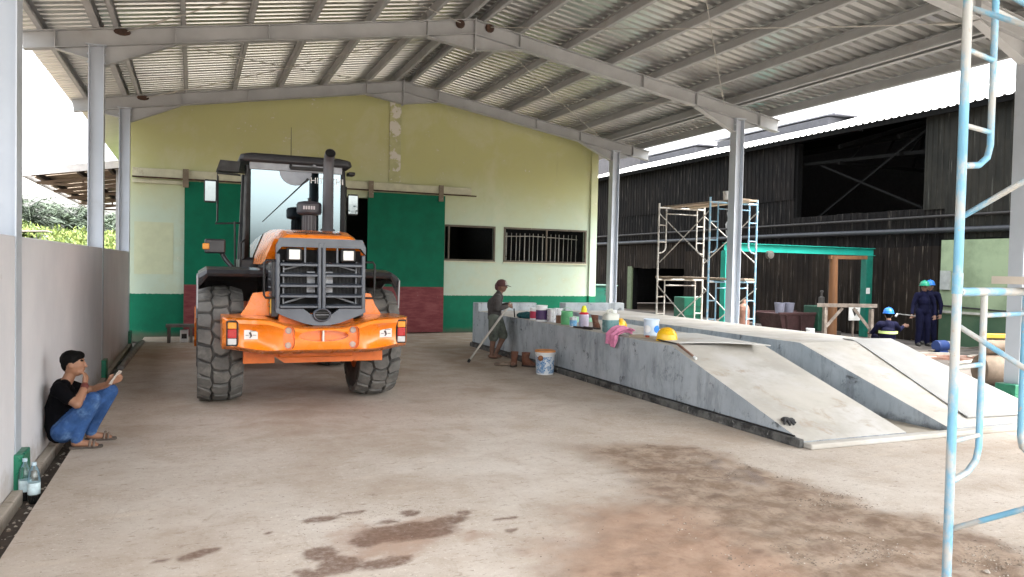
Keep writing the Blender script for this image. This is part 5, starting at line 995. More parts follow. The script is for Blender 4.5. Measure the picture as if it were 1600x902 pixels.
for (x, y, lab) in ((-.875, 7.73, 'brown sandal on the near foot of the squatting man'), (-.79, 8.035, 'brown sandal on the far foot of the squatting man')):
    t = thing('sandal', lab, 'sandal', (x, y, 0), 'sandals of the squatting man'); b = MB()
    out = [(-.13, -.032), (-.11, -.042), (.0, -.038), (.08, -.05), (.125, -.035), (.135, 0), (.125, .035), (.08, .05), (0, .038), (-.11, .042), (-.13, .032)]
    b.loft([[V(x+px, y+py, z) for px, py in out] for z in (.004, .022)], 0, True, False); b.build('sole', sandm, t)
    for q in (0, 1): b = MB(); b.tube([(x+.03+q*.035, y-.047, .02), (x+.035+q*.03, y-.03, .06), (x+.04+q*.03, y, .078-q*.012), (x+.035+q*.03, y+.03, .06), (x+.03+q*.035, y+.047, .02)], .011, 6); b.build('strap', strapm, t)
ph = thing('phone', 'pale smartphone held in the hand of the squatting man', 'phone', (-.655, 7.93, .55)); Mp = Matrix.Translation((-.66, 7.925, .60)) @ Matrix.Rotation(R(35), 4, 'Y') @ Matrix.Rotation(R(-20), 4, 'Z')
b = MB(); b.box(-.005, .005, -.036, .036, -.075, .075, M=Mp); b.build('case', mk('phone_case', (.55, .5, .45), .4), ph, .003); b = MB(); b.box(-.0068, -.0052, -.033, .033, -.07, .07, M=Mp); b.build('screen', mk('phone_screen', (.02, .02, .025), .1, bump=0), ph)
# bottles in the drain
petm = glassm('pet_plastic', (.80, .86, .87), .05, .15); labm = mk('bottle_label', (.55, .68, .72), .4, var=.15, vs=30); capw = mk('cap_blue', (.45, .58, .66), .4); darkw = mk('dark_liquid', (.02, .018, .018), .2, bump=0)
for k, (x, y, h, lab, lq) in enumerate(((-1.075, 6.52, .30, 'clear plastic bottle with pale label by the green pedestal, nearer one', .06), (-1.15, 6.62, .31, 'clear plastic bottle half hidden behind the other by the pedestal', .11))):
    t = thing('plastic_bottle', lab, 'bottle', (x, y, -.12), 'bottles beside the near pedestal'); z = -.118
    b = MB(); b.lathe((x, y, z), [(.0, 0), (.037, .002), (.042, .012), (.042, .08), (.039, .1), (.042, .12), (.042, .2), (.036, .235), (.018, .275), (.014, .285), (.014, h-.012)], 18); b.build('body', petm, t, fix=False)
    b = MB(); b.lathe((x, y, z), [(.0425, .07), (.0425, .155)], 18); b.build('label', labm, t, fix=False); b = MB(); b.lathe((x, y, z+h-.018), [(.017, 0), (.017, .022), (0, .023)], 14); b.build('cap', capw, t)
    b = MB(); b.lathe((x, y, z+.004), [(.038, 0), (.0395, lq)], 16); b.build('liquid', darkw, t)

# helpers in the camera-facing frame used for standing people: a to the right, b away
E1, E2 = V(.923, -.384, 0), V(.384, .923, 0)
def FR(O):
    O = V(O); return lambda a, b_, z: O+E1*a+E2*b_+V(0, 0, z)
cov = mk('navy_coverall', (.005, .0055, .02), .85, spec=.1, var=.25, bump=.25, bs=25); grjk = mk('dusty_grey_jacket', (.05, .045, .044), .9, var=.25, vs=9, c2=(.085, .075, .068), bump=.3); shortm = mk('faded_green_shorts', (.10, .115, .095), .9, var=.3, vs=8, c2=(.035, .04, .04), bump=.3); bootm = mk('dark_boot', (.02, .018, .016), .7)
# worker leaning at the ramp
Q = FR((5.2, 13.25, 0)); f = (Q(1, 0, 0)-Q(0, 0, 0))
pr = head(Q(.10, 0, 1.345), f, SKIN, HAIR, 1.0, False)
pr += [('c', Q(.06, 0, 1.19), Q(.09, 0, 1.28), .055, .05, SKIN), ('c', Q(-.02, 0, .86), Q(-.01, 0, 1.02), .13, .125, SHIRT), ('c', Q(-.01, 0, 1.02), Q(.04, 0, 1.13), .125, .10, SHIRT), ('c', Q(.03, -.15, 1.13), Q(.03, .15, 1.13), .075, .075, SHIRT), ('e', Q(-.03, 0, .98), (.13, .17, .17), SHIRT), ('e', Q(-.02, 0, .82), (.13, .16, .10), SHIRT), ('c', Q(.05, 0, 1.19), Q(.06, 0, 1.22), .07, .06, SHIRT),
       ('c', Q(.03, -.17, 1.12), Q(.03, -.20, .93), .065, .056, SHIRT), ('c', Q(.03, -.20, .93), Q(.20, -.12, .97), .055, .042, SHIRT), ('c', Q(.20, -.12, .97), Q(.22, -.11, .975), .035, .033, SKIN),
       ('c', Q(.03, .17, 1.12), Q(.07, .20, .95), .065, .056, SHIRT), ('c', Q(.07, .20, .95), Q(.24, .06, 1.0), .055, .042, SHIRT), ('c', Q(.24, .06, 1.0), Q(.255, .05, 1.0), .035, .033, SKIN),
       ('e', Q(-.02, 0, .76), (.13, .16, .11), PANT), ('c', Q(-.02, -.08, .74), Q(-.03, -.10, .40), .115, .095, PANT), ('c', Q(.02, .08, .74), Q(.14, .08, .42), .115, .095, PANT),
       ('c', Q(-.03, -.10, .40), Q(-.04, -.10, .33), .06, .058, SKIN), ('c', Q(-.04, -.10, .33), Q(-.06, -.10, .09), .056, .036, SKIN), ('c', Q(.14, .08, .42), Q(.13, .06, .35), .06, .058, SKIN), ('c', Q(.13, .06, .35), Q(.02, .04, .09), .056, .036, SKIN),
       ('c', Q(-.085, -.10, .045), Q(.03, -.12, .03), .038, .028, SKIN), ('c', Q(0, .04, .045), Q(.10, .02, .03), .038, .028, SKIN)]
for k in range(5): pr.append(('c', Q(.03, -.145+k*.013, .03), Q(.062, -.15+k*.014, .024), .012, .009, SKIN)); pr.append(('c', Q(.10, -.005+k*.013, .03), Q(.132, -.01+k*.014, .024), .012, .009, SKIN))
pr += hand(Q(.255, -.09, .985), Q(.8, .45, -.2)-Q(0, 0, 0), Q(-.2, .1, .9)-Q(0, 0, 0), Q(.4, -.8, .2)-Q(0, 0, 0), curl=.8) + hand(Q(.28, .03, 1.0), Q(.5, -.8, -.1)-Q(0, 0, 0), Q(-.2, .1, .9)-Q(0, 0, 0), Q(.7, .5, 0)-Q(0, 0, 0), curl=.8)
w1 = figure('person', 'barefoot worker in dusty grey jacket, shorts and cap leaning on a pole at the ramp', tuple(V(5.2, 13.25, 0)), pr, [skind, grjk, shortm, hair, bootm], .0085, 3)
hc = Q(.10, 0, 1.345); b = MB(); Mr = Matrix.Rotation(math.atan2(f.y, f.x), 3, 'Z'); capm = mk('cap_cloth', (.075, .03, .03), .9); cappale = mk('cap_front', (.36, .34, .31), .9)
b.lathe(hc+V(0, 0, .028), [(.106, -.035), (.108, .0), (.10, .04), (.075, .075), (.035, .095), (0, .1)], 20, M=Mr @ Matrix.Diagonal((1.0, .85, 1))); b.sphere(hc+Mr @ V(-.085, 0, -.01), (.045, .07, .08), 10, M=Mr); b.build('cap', capm, w1)
b = MB(); b.loft([[hc+Mr @ V(.06+.12*math.cos(a)*(1 if abs(a) < 1.6 else .2), .085*math.sin(a), .012-.03*math.cos(a)**2+dz) for a in [-1.5+3*i/12 for i in range(13)]] for dz in (0, .008)], 0, True, False); b.build('cap_brim', mk('brim', (.05, .05, .04), .9), w1)
b = MB(); b.loft([[hc+Mr @ V((.1095-max(0, z-.02)*.3)*math.cos(a), .0925*math.sin(a)*(1-max(0, z-.03)*2), z+.025) for a in [-.85+1.7*i/8 for i in range(9)]] for z in (-.02, .02, .05, .065)], 0, False, True, closed=False); b.build('cap_front', cappale, w1, fix=False)
pole = thing('broom_pole', 'long pale pole slanting from the leaning worker to the floor', 'pole', (4.48, 12.69, 0)); b = MB(); top = Q(.275, -.05, 1.03); b.tube([(4.48, 12.69, .02), top], .02, 9); b.build('shaft', mk('pale_wood_pole', (.42, .39, .35), .7, var=.15), pole); d = (V(4.48, 12.69, .02)-top).normalized(); b = MB(); b.tube([V(4.48, 12.69, .02)-d*.05, V(4.48, 12.69, .014)], .026, 9); b.build('tip', blk, pole)
hs_ = MB(); hs_.tube([Q(.34, .03, .93), Q(.36, .02, .7), Q(.34, .02, .4), Q(.35, .02, .1), Q(.38, .0, .03)], .012, 7); single('hose', hs_, blk, 'thin black hose hanging down the ramp side beside the leaning worker', 'hose', tuple(Q(.36, .01, 0)))
# workers in navy by the shed
def helmet(par, c, f, mat, s=1.0):
    c, f = V(c), V(f).normalized(); Mr = Matrix.Rotation(math.atan2(f.y, f.x), 3, 'Z'); b = MB()
    b.lathe(c, [(.125*s, .0), (.122*s, .02*s), (.115*s, .06*s), (.09*s, .105*s), (.05*s, .13*s), (0, .137*s)], 20, M=Mr @ Matrix.Diagonal((1.1, .95, 1))); b.tube([c+Mr @ V(-.08*s, 0, .11*s), c+Mr @ V(0, 0, .142*s), c+Mr @ V(.09*s, 0, .105*s)], .012*s, 6); h = b.build('helmet', mat, par)
    b = MB(); b.loft([[c+Mr @ V((.137*s+(.05*s if math.cos(a) > .3 else .012*s))*math.cos(a), (.118*s+.012*s)*math.sin(a), z) for a in [2*math.pi*i/24 for i in range(24)]] for z in (-.004, .006)], 0, True, False); b.build('helmet_brim', mat, h)
def standing(O, ang, label, arm_l, arm_r, mats, hm, s=1.0):
    O = V(O); fx = V(math.sin(ang), math.cos(ang), 0); sx = V(fx.y, -fx.x, 0); q = lambda a, b_, z: O+(sx*a+fx*b_)*s+V(0, 0, z*s)
    pr = head(q(0, .02, 1.56), fx, 0, 3, s, True)
    pr += [('c', q(0, 0, 1.40), q(0, .01, 1.48), .055*s, .052*s, 0), ('c', q(0, 0, .95), q(0, 0, 1.12), .15*s, .14*s, 1), ('c', q(0, 0, 1.12), q(0, 0, 1.33), .145*s, .115*s, 1), ('c', q(-.16, 0, 1.35), q(.16, 0, 1.35), .08*s, .08*s, 1), ('e', q(0, 0, 1.18), (.17*s, .16*s, .18*s), 1), ('c', q(0, 0, 1.40), q(0, 0, 1.43), .075*s, .065*s, 1),
           ('c', q(-.09, 0, .9), q(-.11, .03, .48), .115*s, .085*s, 2), ('c', q(-.11, .03, .48), q(-.13, 0, .1), .082*s, .065*s, 2), ('c', q(.09, 0, .9), q(.11, .03, .48), .115*s, .085*s, 2), ('c', q(.11, .03, .48), q(.13, 0, .1), .082*s, .065*s, 2), ('e', q(0, 0, .93), (.16*s, .15*s, .12*s), 2),
           ('c', q(-.13, -.02, .05), q(-.14, .13, .04), .05*s, .042*s, 4), ('c', q(.13, -.02, .05), q(.14, .13, .04), .05*s, .042*s, 4)]
    for sg_, (e, w) in ((-1, arm_l), (1, arm_r)):
        S_, e, w = q(sg_*.19, 0, 1.35), q(*e), q(*w); d = (w-e).normalized(); pr += [('c', S_, e, .068*s, .055*s, 1), ('c', e, w, .053*s, .04*s, 1)]
        pr += hand(w+d*.07*s, d, sx*-sg_, fx.cross(d) if abs(fx.dot(d)) < .9 else V(0, 0, 1), 0, .6, s)
    o = figure('person', label, tuple(O), pr, mats, .011, 3); helmet(o, q(0, .02, 1.60), fx, hm, s); return o, q
hg = mk('helmet_green', (.01, .24, .14), .35, bump=0); hb = mk('helmet_blue', (.02, .16, .55), .35, bump=0); hy_ = mk('helmet_yellow', (.86, .50, .01), .35, var=.05, bump=0, coat=.3)
stand, q = standing((17.3, 14.05, YG), R(200), 'standing worker in navy coverall and green helmet near the pale green wall', ((-.27, .05, 1.08), (-.24, .12, .85)), ((.28, .0, 1.08), (.36, .1, .86)), [skind, cov, cov, hair, bootm], hg, .97)
wr_ = MB(); p = q(.36, .18, .80); wr_.tube([p+V(.06, 0, 0), p-V(.45, -.1, -.05)], .012, 6); wr_.tube([p-V(.45, -.1, -.05), p-V(.52, -.1, .02)], .03, 6); single('spanner', wr_, mk('tool_steel', (.4, .4, .4), .4, .7), 'long steel tool in the hand of the green-helmet worker', 'tool', tuple(p))
standing((17.85, 14.32, YG), R(230), 'worker in navy with blue helmet half hidden behind the green-helmet worker', ((-.27, .05, 1.08), (-.26, .12, .85)), ((.28, .0, 1.08), (.3, .1, .86)), [skind, cov, cov, hair, bootm], hb, .98)
# kneeling worker seen from behind
O = V(15.0, 13.1, YG); Q = lambda a, b_, z: O+E1*a+E2*b_+V(0, 0, z); f = E2*.9+E1*.35
pr = head(Q(.06, .12, .86), f, 0, 3, 1, True)+[('c', Q(.04, .06, .70), Q(.05, .1, .80), .055, .05, 0), ('c', Q(0, 0, .28), Q(.02, .03, .62), .16, .13, 1), ('e', Q(0, 0, .42), (.20, .17, .2), 1), ('c', Q(-.16, .05, .64), Q(.18, .05, .64), .085, .085, 1), ('e', Q(0, -.02, .2), (.19, .17, .13), 1), ('c', Q(-.09, 0, .17), Q(-.13, .38, .32), .1, .08, 1), ('c', Q(-.13, .38, .32), Q(-.12, .25, .06), .075, .06, 1), ('c', Q(.09, 0, .17), Q(.18, .38, .32), .1, .08, 1), ('c', Q(.18, .38, .32), Q(.17, .25, .06), .075, .06, 1), ('c', Q(-.12, .2, .045), Q(-.12, .34, .04), .045, .04, 4), ('c', Q(.17, .2, .045), Q(.17, .34, .04), .045, .04, 4),
      ('c', Q(-.2, .05, .63), Q(-.26, .2, .45), .065, .055, 1), ('c', Q(-.26, .2, .45), Q(-.2, .42, .42), .052, .04, 1), ('c', Q(.21, .05, .63), Q(.34, .15, .52), .065, .055, 1), ('c', Q(.34, .15, .52), Q(.5, .3, .58), .052, .04, 1)]+hand(Q(.56, .35, .60), E1, V(0, 0, 1), E2, 0, .6)+hand(Q(-.19, .49, .41), E2, E1, V(0, 0, 1), 0, .6)
kn = figure('person', 'kneeling worker in navy with blue helmet and pale reflective stripe behind the ramp', tuple(O), pr, [skind, cov, cov, hair, bootm], .011, 3); helmet(kn, Q(.06, .12, .905), f, hb)
b = MB(); b.loft([[O+V((.215)*math.cos(a), .20*math.sin(a), z)+E2*-.005 for a in [2*math.pi*i/28 for i in range(28)]] for z in (.44, .50)], 0, False); b.build('reflective_stripe', mk('reflective', (.55, .68, .25), .4), kn, fix=False)

# ------------------------------------------------------------------ things on and beside the ramp
def bucket_print():
    q = NT('bucket_print'); v = q.coords(False, rnd=False); sp = q.n('SeparateXYZ'); q.l(v, sp.inputs[0]); z = sp.outputs[2]; n = q.noise(v, 14, 2); w = q.n('TexWave'); w.inputs['Scale'].default_value = 18; w.bands_direction = 'Z'; q.l(v, w.inputs[0])
    st = q.math('MULTIPLY', q.ramp(w.outputs['Fac'], .55, .6), q.ramp(q.noise(v, 60, 2), .45, .5)); k = q.mix(q.ramp(n, .46, .5), (.62, .68, .74), (.08, .24, .48)); k = q.mix(st, k, (.7, .75, .8)); q.col(k); q.set(Roughness=.4); return q.mat
bk = pail('bucket', 5.2, 11.05, 0, .155, .36, whit, 'white paint bucket with blue print and orange lid on the floor beside the ramp', mk('orange_lid', (.62, .27, .09), .45), True, bucket_print())
b = MB(); b.sphere((5.2-.125, 11.05-.105, .27), (.05, .03, .045), 10); b.build('logo', mk('brown_logo', (.25, .10, .04), .5), bk)
brownb = mk('brown_leather', (.15, .06, .035), .7, var=.3, vs=14, c2=(.24, .15, .11), c2s=9, bump=.3)
def boot(x, y, z, a, label, group, s=1.0, floppy=0):
    t = thing('work_boot', label, 'boot', (x, y, z), group); M_ = Matrix.Translation((x, y, z)) @ Matrix.Rotation(a, 4, 'Z') @ Matrix.Scale(s, 4); b = MB(); rings = []
    for zz, yb, yf, w in ((.025, -.05, .20, .05), (.06, -.055, .19, .052), (.09, -.055, .13, .05), (.12, -.06, .07, .05), (.17, -.065-floppy, .065-floppy, .056), (.22, -.075-floppy*1.5, .075-floppy*1.5, .062)):
        c = (yb+yf)/2; h = (yf-yb)/2; rings.append([M_ @ V(w*math.cos(q), c+h*math.sin(q), zz) for q in [2*math.pi*i/14 for i in range(14)]])
    rings.append([M_ @ V(.052*math.cos(q), -.0-floppy*1.5+.062*math.sin(q), .215) for q in [2*math.pi*i/14 for i in range(14)]]); rings.append([M_ @ V(.03*math.cos(q), .0-floppy+.04*math.sin(q), .12) for q in [2*math.pi*i/14 for i in range(14)]]); b.loft(rings); b.build('upper', brownb, t)
    b = MB(); b.loft([[M_ @ V(.055*math.cos(q), .075+.135*math.sin(q), zz) for q in [2*math.pi*i/16 for i in range(16)]] for zz in (.0, .03)], 0, True, False); b.build('sole', mk('boot_sole', (.05, .04, .035), .8), t)
boot(5.12, 12.12, 0, R(150), 'brown leather work boot on the floor, left of the standing pair', 'boots on the floor beside the bucket', 1.1, .015); boot(5.27, 12.0, 0, R(215), 'brown leather work boot on the floor, nearer the white bucket', 'boots on the floor beside the bucket', 1.1, -.01)
rag2 = MB(); [rag2.sphere((4.86+k*.07, 12.2-k*.04, .03), (.09, .07, .03+.01*(k % 2)), 10) for k in range(4)]; single('rag', rag2, mk('dusty_rag', (.2, .155, .12), .95, bump=.5), 'dusty brown rag crumpled in front of the boots on the floor', 'rag', (5.0, 12.0, 0))
Z0 = ZT
def can(x, y, r, h, body, label, band=None, lid=None, handle=False, cat='paint can'):
    t = thing('paint_can', label, cat, (x, y, Z0), 'tins on the near ramp track'); b = MB(); b.lathe((x, y, Z0+.002), [(r, 0), (r*1.03, .004), (r, .01), (r, h-.012), (r*1.04, h-.008), (r*1.04, h), (r*.9, h), (r*.88, h-.008), (0, h-.008)], 20); bd = b.build('body', body, t)
    if band: b = MB(); b.lathe((x, y, Z0), [(r+.0012, h*.12), (r+.0012, h*.72)], 20); b.build('label', band, bd, fix=False)
    if handle: b = MB(); b.tube([(x+r*1.05*math.cos(a), y, Z0+h*.8+r*1.1*math.sin(a)) for a in [i*math.pi/10 for i in range(11)]], .005, 5); b.build('handle', mk('handle_green', (.3, .5, .35), .5), t)
    return t
purp = mk('purple_label', (.06, .025, .10), .5); tinm = mk('tin', (.55, .57, .60), .35, .6, var=.15, wear=(.4, .3, .3), wears=14); redl = mk('red_label', (.45, .03, .08), .5); grl = mk('green_tin', (.10, .38, .16), .45, wear=(.4, .5, .42), wears=10); rust_tin = mk('rust_tin', (.16, .08, .05), .8, wear=(.4, .35, .3), wears=14); bluel = mk('blue_label', (.12, .35, .60), .45, c2=(.5, .6, .7), c2s=14)
cl = MB(); [cl.sphere((5.62+.05*k, 12.95-.08*k, Z0+.05), (.13, .1, .06+.015*(k % 2)), 10) for k in range(3)]; single('cloth_bag', cl, mk('teal_cloth', (.01, .09, .10), .85, c2=(.005, .02, .03), c2s=5, bump=.5), 'dark teal cloth bundle on the near track beside the leaning worker', 'cloth', (5.65, 12.9, Z0))
can(5.68, 12.55, .085, .21, whit, 'white tin with red label, farthest tin on the near track', redl); can(5.60, 12.08, .10, .28, whit, 'tall white tin with dark purple print', purp); can(5.72, 11.92, .085, .23, tinm, 'silver tin beside the purple one'); can(5.86, 11.95, .085, .235, tinm, 'silver tin behind the rusty tin'); can(5.74, 11.66, .06, .13, rust_tin, 'small rusty brown tin in front of the silver tins'); can(5.74, 11.38, .10, .22, grl, 'green tin with raised wire handle', None, None, True); can(5.63, 10.93, .06, .15, tinm, 'small tin with blue label on the near track edge', bluel)
b = MB(); b.box(6.2, 6.55, 11.9, 12.2, Z0+.0, Z0+.03); b.box(6.2, 6.22, 11.9, 12.2, Z0+.03, Z0+.07); b.box(6.53, 6.55, 11.9, 12.2, Z0+.03, Z0+.07); b.box(6.22, 6.53, 11.9, 11.92, Z0+.03, Z0+.07); b.box(6.22, 6.53, 12.18, 12.2, Z0+.03, Z0+.07); single('paint_tray', b, mk('mint_tray', (.30, .62, .42), .5), 'pale mint green tray lying on the near track behind the tins', 'tray', (6.37, 12.05, Z0))
dt = thing('detergent_bottle', 'plastic bottle with yellow cap and red collar on the near track', 'bottle', (5.83, 10.95, Z0)); x, y = 5.83, 10.95
b = MB(); b.lathe((x, y, Z0+.002), [(.075, 0), (.082, .02), (.082, .17), (.07, .2), (.05, .215)], 18); b.build('body', mk('pale_lilac', (.52, .48, .60), .35, bump=0), dt); b = MB(); b.lathe((x, y, Z0+.2), [(.075, 0), (.08, .012), (.06, .03), (.045, .035)], 18); b.build('collar', mk('collar_red', (.62, .03, .06), .4, bump=0), dt); b = MB(); b.lathe((x, y, Z0+.235), [(.048, 0), (.044, .06), (.034, .07), (.03, .1), (0, .105)], 16); b.build('cap', mk('cap_yellow', (.75, .75, .02), .4, bump=0), dt)
boot(5.82, 10.55, Z0, R(170), 'brown leather boot on the ramp track beside the jerrycan, left one', 'boots on the ramp track', .95, .02); boot(5.96, 10.42, Z0, R(190), 'brown leather boot on the ramp track beside the jerrycan, right one', 'boots on the ramp track', .95, -.01)
b = MB(); b.beam((5.56, 10.75, Z0+.015), (5.62, 10.3, Z0+.015), .05, .025); b.beam((5.60, 10.5, Z0+.035), (5.64, 10.18, Z0+.035), .03, .015); single('scraper', b, mk('dark_tool', (.035, .025, .025), .7), 'dark scraper lying on the track edge below the yellow-capped bottle', 'tool', (5.6, 10.5, Z0))
jc = thing('jerrycan', 'translucent jerrycan half full of teal liquid on the near track', 'jerrycan', (5.72, 9.9, Z0)); x, y = 5.72, 9.9
def rrect(hx_, hy_, z, c=.035): return [V(x+sx*(hx_-c)+c*math.cos(a), y+sy*(hy_-c)+c*math.sin(a), Z0+z) for sx, sy, a0 in ((1, 1, 0), (-1, 1, 90), (-1, -1, 180), (1, -1, 270)) for a in [R(a0+i*30) for i in range(4)]]
b = MB(); b.loft([rrect(.10, .085, .003), rrect(.105, .09, .015), rrect(.105, .09, .185)]); b.build('filled_body', mk('teal_liquid', (.14, .27, .28), .3, var=.08, bump=0), jc); b = MB(); b.loft([rrect(.1055, .0905, .186), rrect(.105, .09, .25), rrect(.085, .07, .285), rrect(.05, .05, .29)]); b.build('clear_top', mk('milky_plastic', (.60, .62, .56), .35, var=.05, bump=0), jc)
b = MB(); b.tube([(x-.06, y, Z0+.28), (x-.055, y, Z0+.325), (x+.02, y, Z0+.335), (x+.035, y, Z0+.29)], .017, 8); b.build('handle', mk('milky_plastic', (.6, .62, .56), .35), jc); b = MB(); b.lathe((x+.065, y, Z0+.285), [(.03, 0), (.03, .045), (0, .047)], 12); b.build('cap', whit, jc)
def hardhat(x, y, z, a, tilt, label):
    t = thing('hard_hat', label, 'helmet', (x, y, z), 'yellow helmets on the near ramp track'); M3 = Matrix.Rotation(a, 3, 'Z') @ Matrix.Rotation(tilt, 3, 'Y'); b = MB(); c = V(x, y, z+.012)
    b.lathe(c, [(.13, .0), (.127, .03), (.118, .08), (.095, .125), (.055, .152), (0, .16)], 24, M=M3 @ Matrix.Diagonal((1.12, .95, 1))); b.build('shell', hy_, t)
    b = MB(); b.loft([[c+M3 @ V((.145+(.055*math.cos(q) if math.cos(q) > 0 else .004))*math.cos(q), .13*math.sin(q), zz) for q in [2*math.pi*i/28 for i in range(28)]] for zz in (-.008, .004)], 0, True, False); b.build('brim', hy_, t)
    for k in (-1, 0, 1): b = MB(); b.tube([c+M3 @ V(.135*math.cos(q)*1.02, k*.035, .005+.16*math.sin(q)) for q in [R(25+i*13) for i in range(11)]], .007, 6); b.build('ridge', hy_, t)
hardhat(6.08, 10.25, Z0, R(40), R(0), 'yellow hard hat behind the jerrycan, partly hidden by the cup'); hardhat(5.78, 8.52, Z0, R(-60), R(0), 'yellow hard hat at the near end of the ramp track by the plywood')
b = MB(); b.box(6.55, 6.7, 11.3, 11.45, Z0, Z0+.17); single('carton', b, mk('lilac_carton', (.55, .55, .68), .6), 'small pale lilac carton at the pit edge behind the jerrycan', 'carton', (6.62, 11.37, Z0), None, .004)
b = MB(); b.lathe((5.68, 9.66, Z0+.002), [(.035, 0), (.05, .1), (.047, .1), (.033, .008)], 16); b.tube([(5.68+.05, 9.66, Z0+.08), (5.68+.08, 9.66, Z0+.06), (5.68+.045, 9.66, Z0+.03)], .007, 6); single('cup', b, whit, 'white plastic cup between the jerrycan and the pink cloth', 'cup', (5.68, 9.66, Z0))
# pink cloth draped over the edge
ux, uy = np.meshgrid(np.linspace(-.17, .17, 34), np.linspace(0, 1, 30)); fold = .03*np.sin(ux*38+uy*5)+.018*np.sin(ux*71+uy*9)
Lh = .28; s_ = uy*.46; px = np.where(s_ < Lh, 5.77-s_, 5.49-.012*np.ones_like(s_)); pz = np.where(s_ < Lh, Z0+.05+fold*1.0+.05*np.exp(-((s_-.15)/.12)**2)*np.cos(ux*4), Z0+.03-(s_-Lh)*(.55+.7*np.clip(.5-ux*1.5, 0, 1))); px = px+np.where(s_ >= Lh, -.02-np.abs(fold)*1.2, 0); py = 9.42+ux*.8+fold*.4-.06*np.sin(uy*3)
b = MB(); n0, n1 = ux.shape; idx = np.arange(n0*n1).reshape(n0, n1); b.add(np.stack([px, py, np.maximum(pz, np.where(s_ < Lh, Z0+.006, -1))], -1).reshape(-1, 3).tolist(), np.stack([idx[:-1, :-1], idx[:-1, 1:], idx[1:, 1:], idx[1:, :-1]], -1).reshape(-1, 4).tolist(), 0, True)
o = single('pink_cloth', b, mk('pink_cloth', (.62, .22, .36), .9, var=.15, vs=14, c2=(.52, .16, .28), bump=.3), 'pink cloth draped over the outer edge of the near track', 'cloth', (5.65, 9.42, Z0)); sm = o.modifiers.new('t', 'SOLIDIFY'); sm.thickness = .006
pl_ = thing('paint_pail', 'white pail with a blue round emblem standing on a wood offcut on the ramp', 'pail', (5.86, 9.02, Z0+.032)); x, y = 5.86, 9.02; b = MB(); b.lathe((x, y, Z0+.034), [(.10, 0), (.103, .01), (.105, .2), (.11, .205), (.11, .225), (.098, .225), (.096, .21), (0, .21)], 24); bd = b.build('body', mk('pail_pale_blue', (.55, .66, .78), .4, var=.04), pl_)
for an, m_, nm in ((-75, mk('emblem_blue', (.02, .22, .72), .4, bump=0), 'emblem'), (-155, mk('emblem_white', (.78, .8, .82), .4, bump=0), 'emblem')):
    b = MB(); a0 = R(an); rr = .1065; b.add([(x+rr*math.cos(a0+.5*math.cos(q)), y+rr*math.sin(a0+.5*math.cos(q)), Z0+.125+.052*math.sin(q)) for q in [2*math.pi*i/24 for i in range(24)]]+[(x+(rr+.002)*math.cos(a0), y+(rr+.002)*math.sin(a0), Z0+.125)], [(i, (i+1) % 24, 24) for i in range(24)]); b.build(nm, m_, bd, fix=False)
b = MB(); b.beam((5.72, 9.2, Z0+.017), (5.86, 8.55, Z0+.017), .24, .03); single('wood_offcut', b, plankl, 'tan wood offcut under the white pail on the ramp track', 'wood', (5.8, 8.9, Z0), None, .003)
b = MB(); b.tube([(6.2, 9.62, Z0+.035), (6.27, 9.58, Z0+.035), (6.36, 9.52, Z0+.035), (6.4, 9.5, Z0+.035), (6.44, 9.48, Z0+.035)], [.033, .035, .034, .014, .014], 12); single('plastic_bottle', b, mk('milky_plastic', (.6, .62, .56), .35), 'empty pale bottle lying on its side behind the white pail', 'bottle', (6.3, 9.55, Z0))
pr_ = thing('paint_roller', 'long-handled paint scraper lying across the top of the near ramp slope', 'tool', (5.6, 8.0, Z0)); b = MB(); b.tube([(5.66, 8.55, Z0+.02), (5.58, 8.05, Z0+.02), (5.575, 7.98, Z0+.02)], .011, 7); b.build('shaft', mk('dark_tool', (.035, .025, .025), .7), pr_); b = MB(); b.tube([(5.575, 7.98, Z0+.02), (5.56, 7.62, slope(0, 7.62)+.022)], .016, 8); b.build('handle', rustb, pr_); b = MB(); b.tube([(5.56, 7.62, slope(0, 7.62)+.022), (5.558, 7.57, slope(0, 7.57)+.022)], .017, 8); b.build('end_cap', whit, pr_); b = MB(); b.box(5.60, 5.64, 8.72, 8.76, Z0+.034, Z0+.06); b.build('clamp', mk('clamp_red', (.3, .05, .02), .6), pr_)
pail('paint_tin', 10.42, 13.25, zt2+.036, .10, .2, whit, 'white paint tin on the plank on top of the scaffold tower', None, True, None, 'paint can')

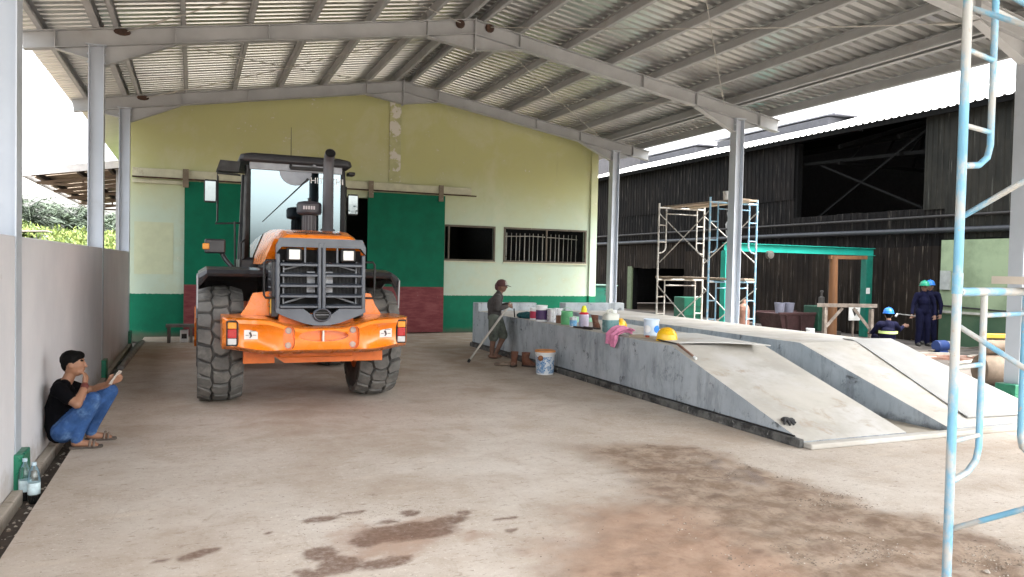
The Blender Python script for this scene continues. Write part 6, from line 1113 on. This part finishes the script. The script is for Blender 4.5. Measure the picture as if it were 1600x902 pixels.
# ------------------------------------------------------------------ gravel, grit and litter on the floor
def stone(b, x, y, z, r_):
    a = random.uniform(0, 6.28); vs = [V(x+r_*random.uniform(.7, 1.3)*math.cos(a+k*1.047), y+r_*random.uniform(.7, 1.3)*math.sin(a+k*1.047), z+random.uniform(-.1, .25)*r_) for k in range(6)]
    b.add(vs+[V(x, y, z+r_*random.uniform(.6, .9))], [(k, (k+1) % 6, 6) for k in range(6)])
def mudat(x, y): return float(polydist(np.array([x]), np.array([y]), MUD)[0])
bp, bd_ = MB(), MB(); N_ = 26000
sx_ = rng.uniform(1.7, 5.0, N_); sy_ = rng.uniform(2.7, 6.7, N_); dd = polydist(sx_, sy_, MUD)+(fbm(sx_*1.7, sy_*1.7, 3, 5)-.5)*.5
den = np.clip(.10+.9*smooth((sx_-2.3)*.55-(sy_-3.0)*.38, -.1, .9), 0, 1)*smooth(fbm(sx_*2.3, sy_*2.3, 77, 4), .42, .62)*smooth(dd, -.1, .15)
for x, y, p in zip(sx_, sy_, den):
    if random.random() < p: stone(bp if random.random() < .22 else bd_, x, y, .002, random.uniform(.0025, .007) if random.random() < .985 else random.uniform(.009, .019))
for k in range(520):
    x, y = random.uniform(-.8, 5.3), random.uniform(3, 10); c = .8*math.exp(-((x-1.2)**2+(y-5.0)**2)/1.2)
    if random.random() < .3+c: stone(bp if random.random() < .5 else bd_, x, y, 0, random.uniform(.002, .0055))
for k in range(700):
    a, r2 = random.uniform(0, 6.28), random.gauss(0, .35); x, y = 1.15+r2*math.cos(a), 5.15+r2*.6*math.sin(a); stone(bp if random.random() < .6 else bd_, x, y, 0, random.uniform(.0015, .004))
for k in range(160):
    x, y = random.uniform(-1.2, -1.0), random.uniform(4, 8.5); stone(bp if random.random() < .7 else bd_, x, y, -.118, random.uniform(.004, .018))
o = bp.build('gravel', mk('pale_stone', (.42, .38, .33), .9, var=.3, vs=30)); struct(o, 'stuff'); o['label'] = 'pale grit and small stones strewn over the muddy corner of the floor'
o = bd_.build('gravel', mk('dark_clod', (.20, .155, .12), .95, var=.3, vs=30)); struct(o, 'stuff'); o['label'] = 'dark clods and crumbs of mud strewn over the floor'
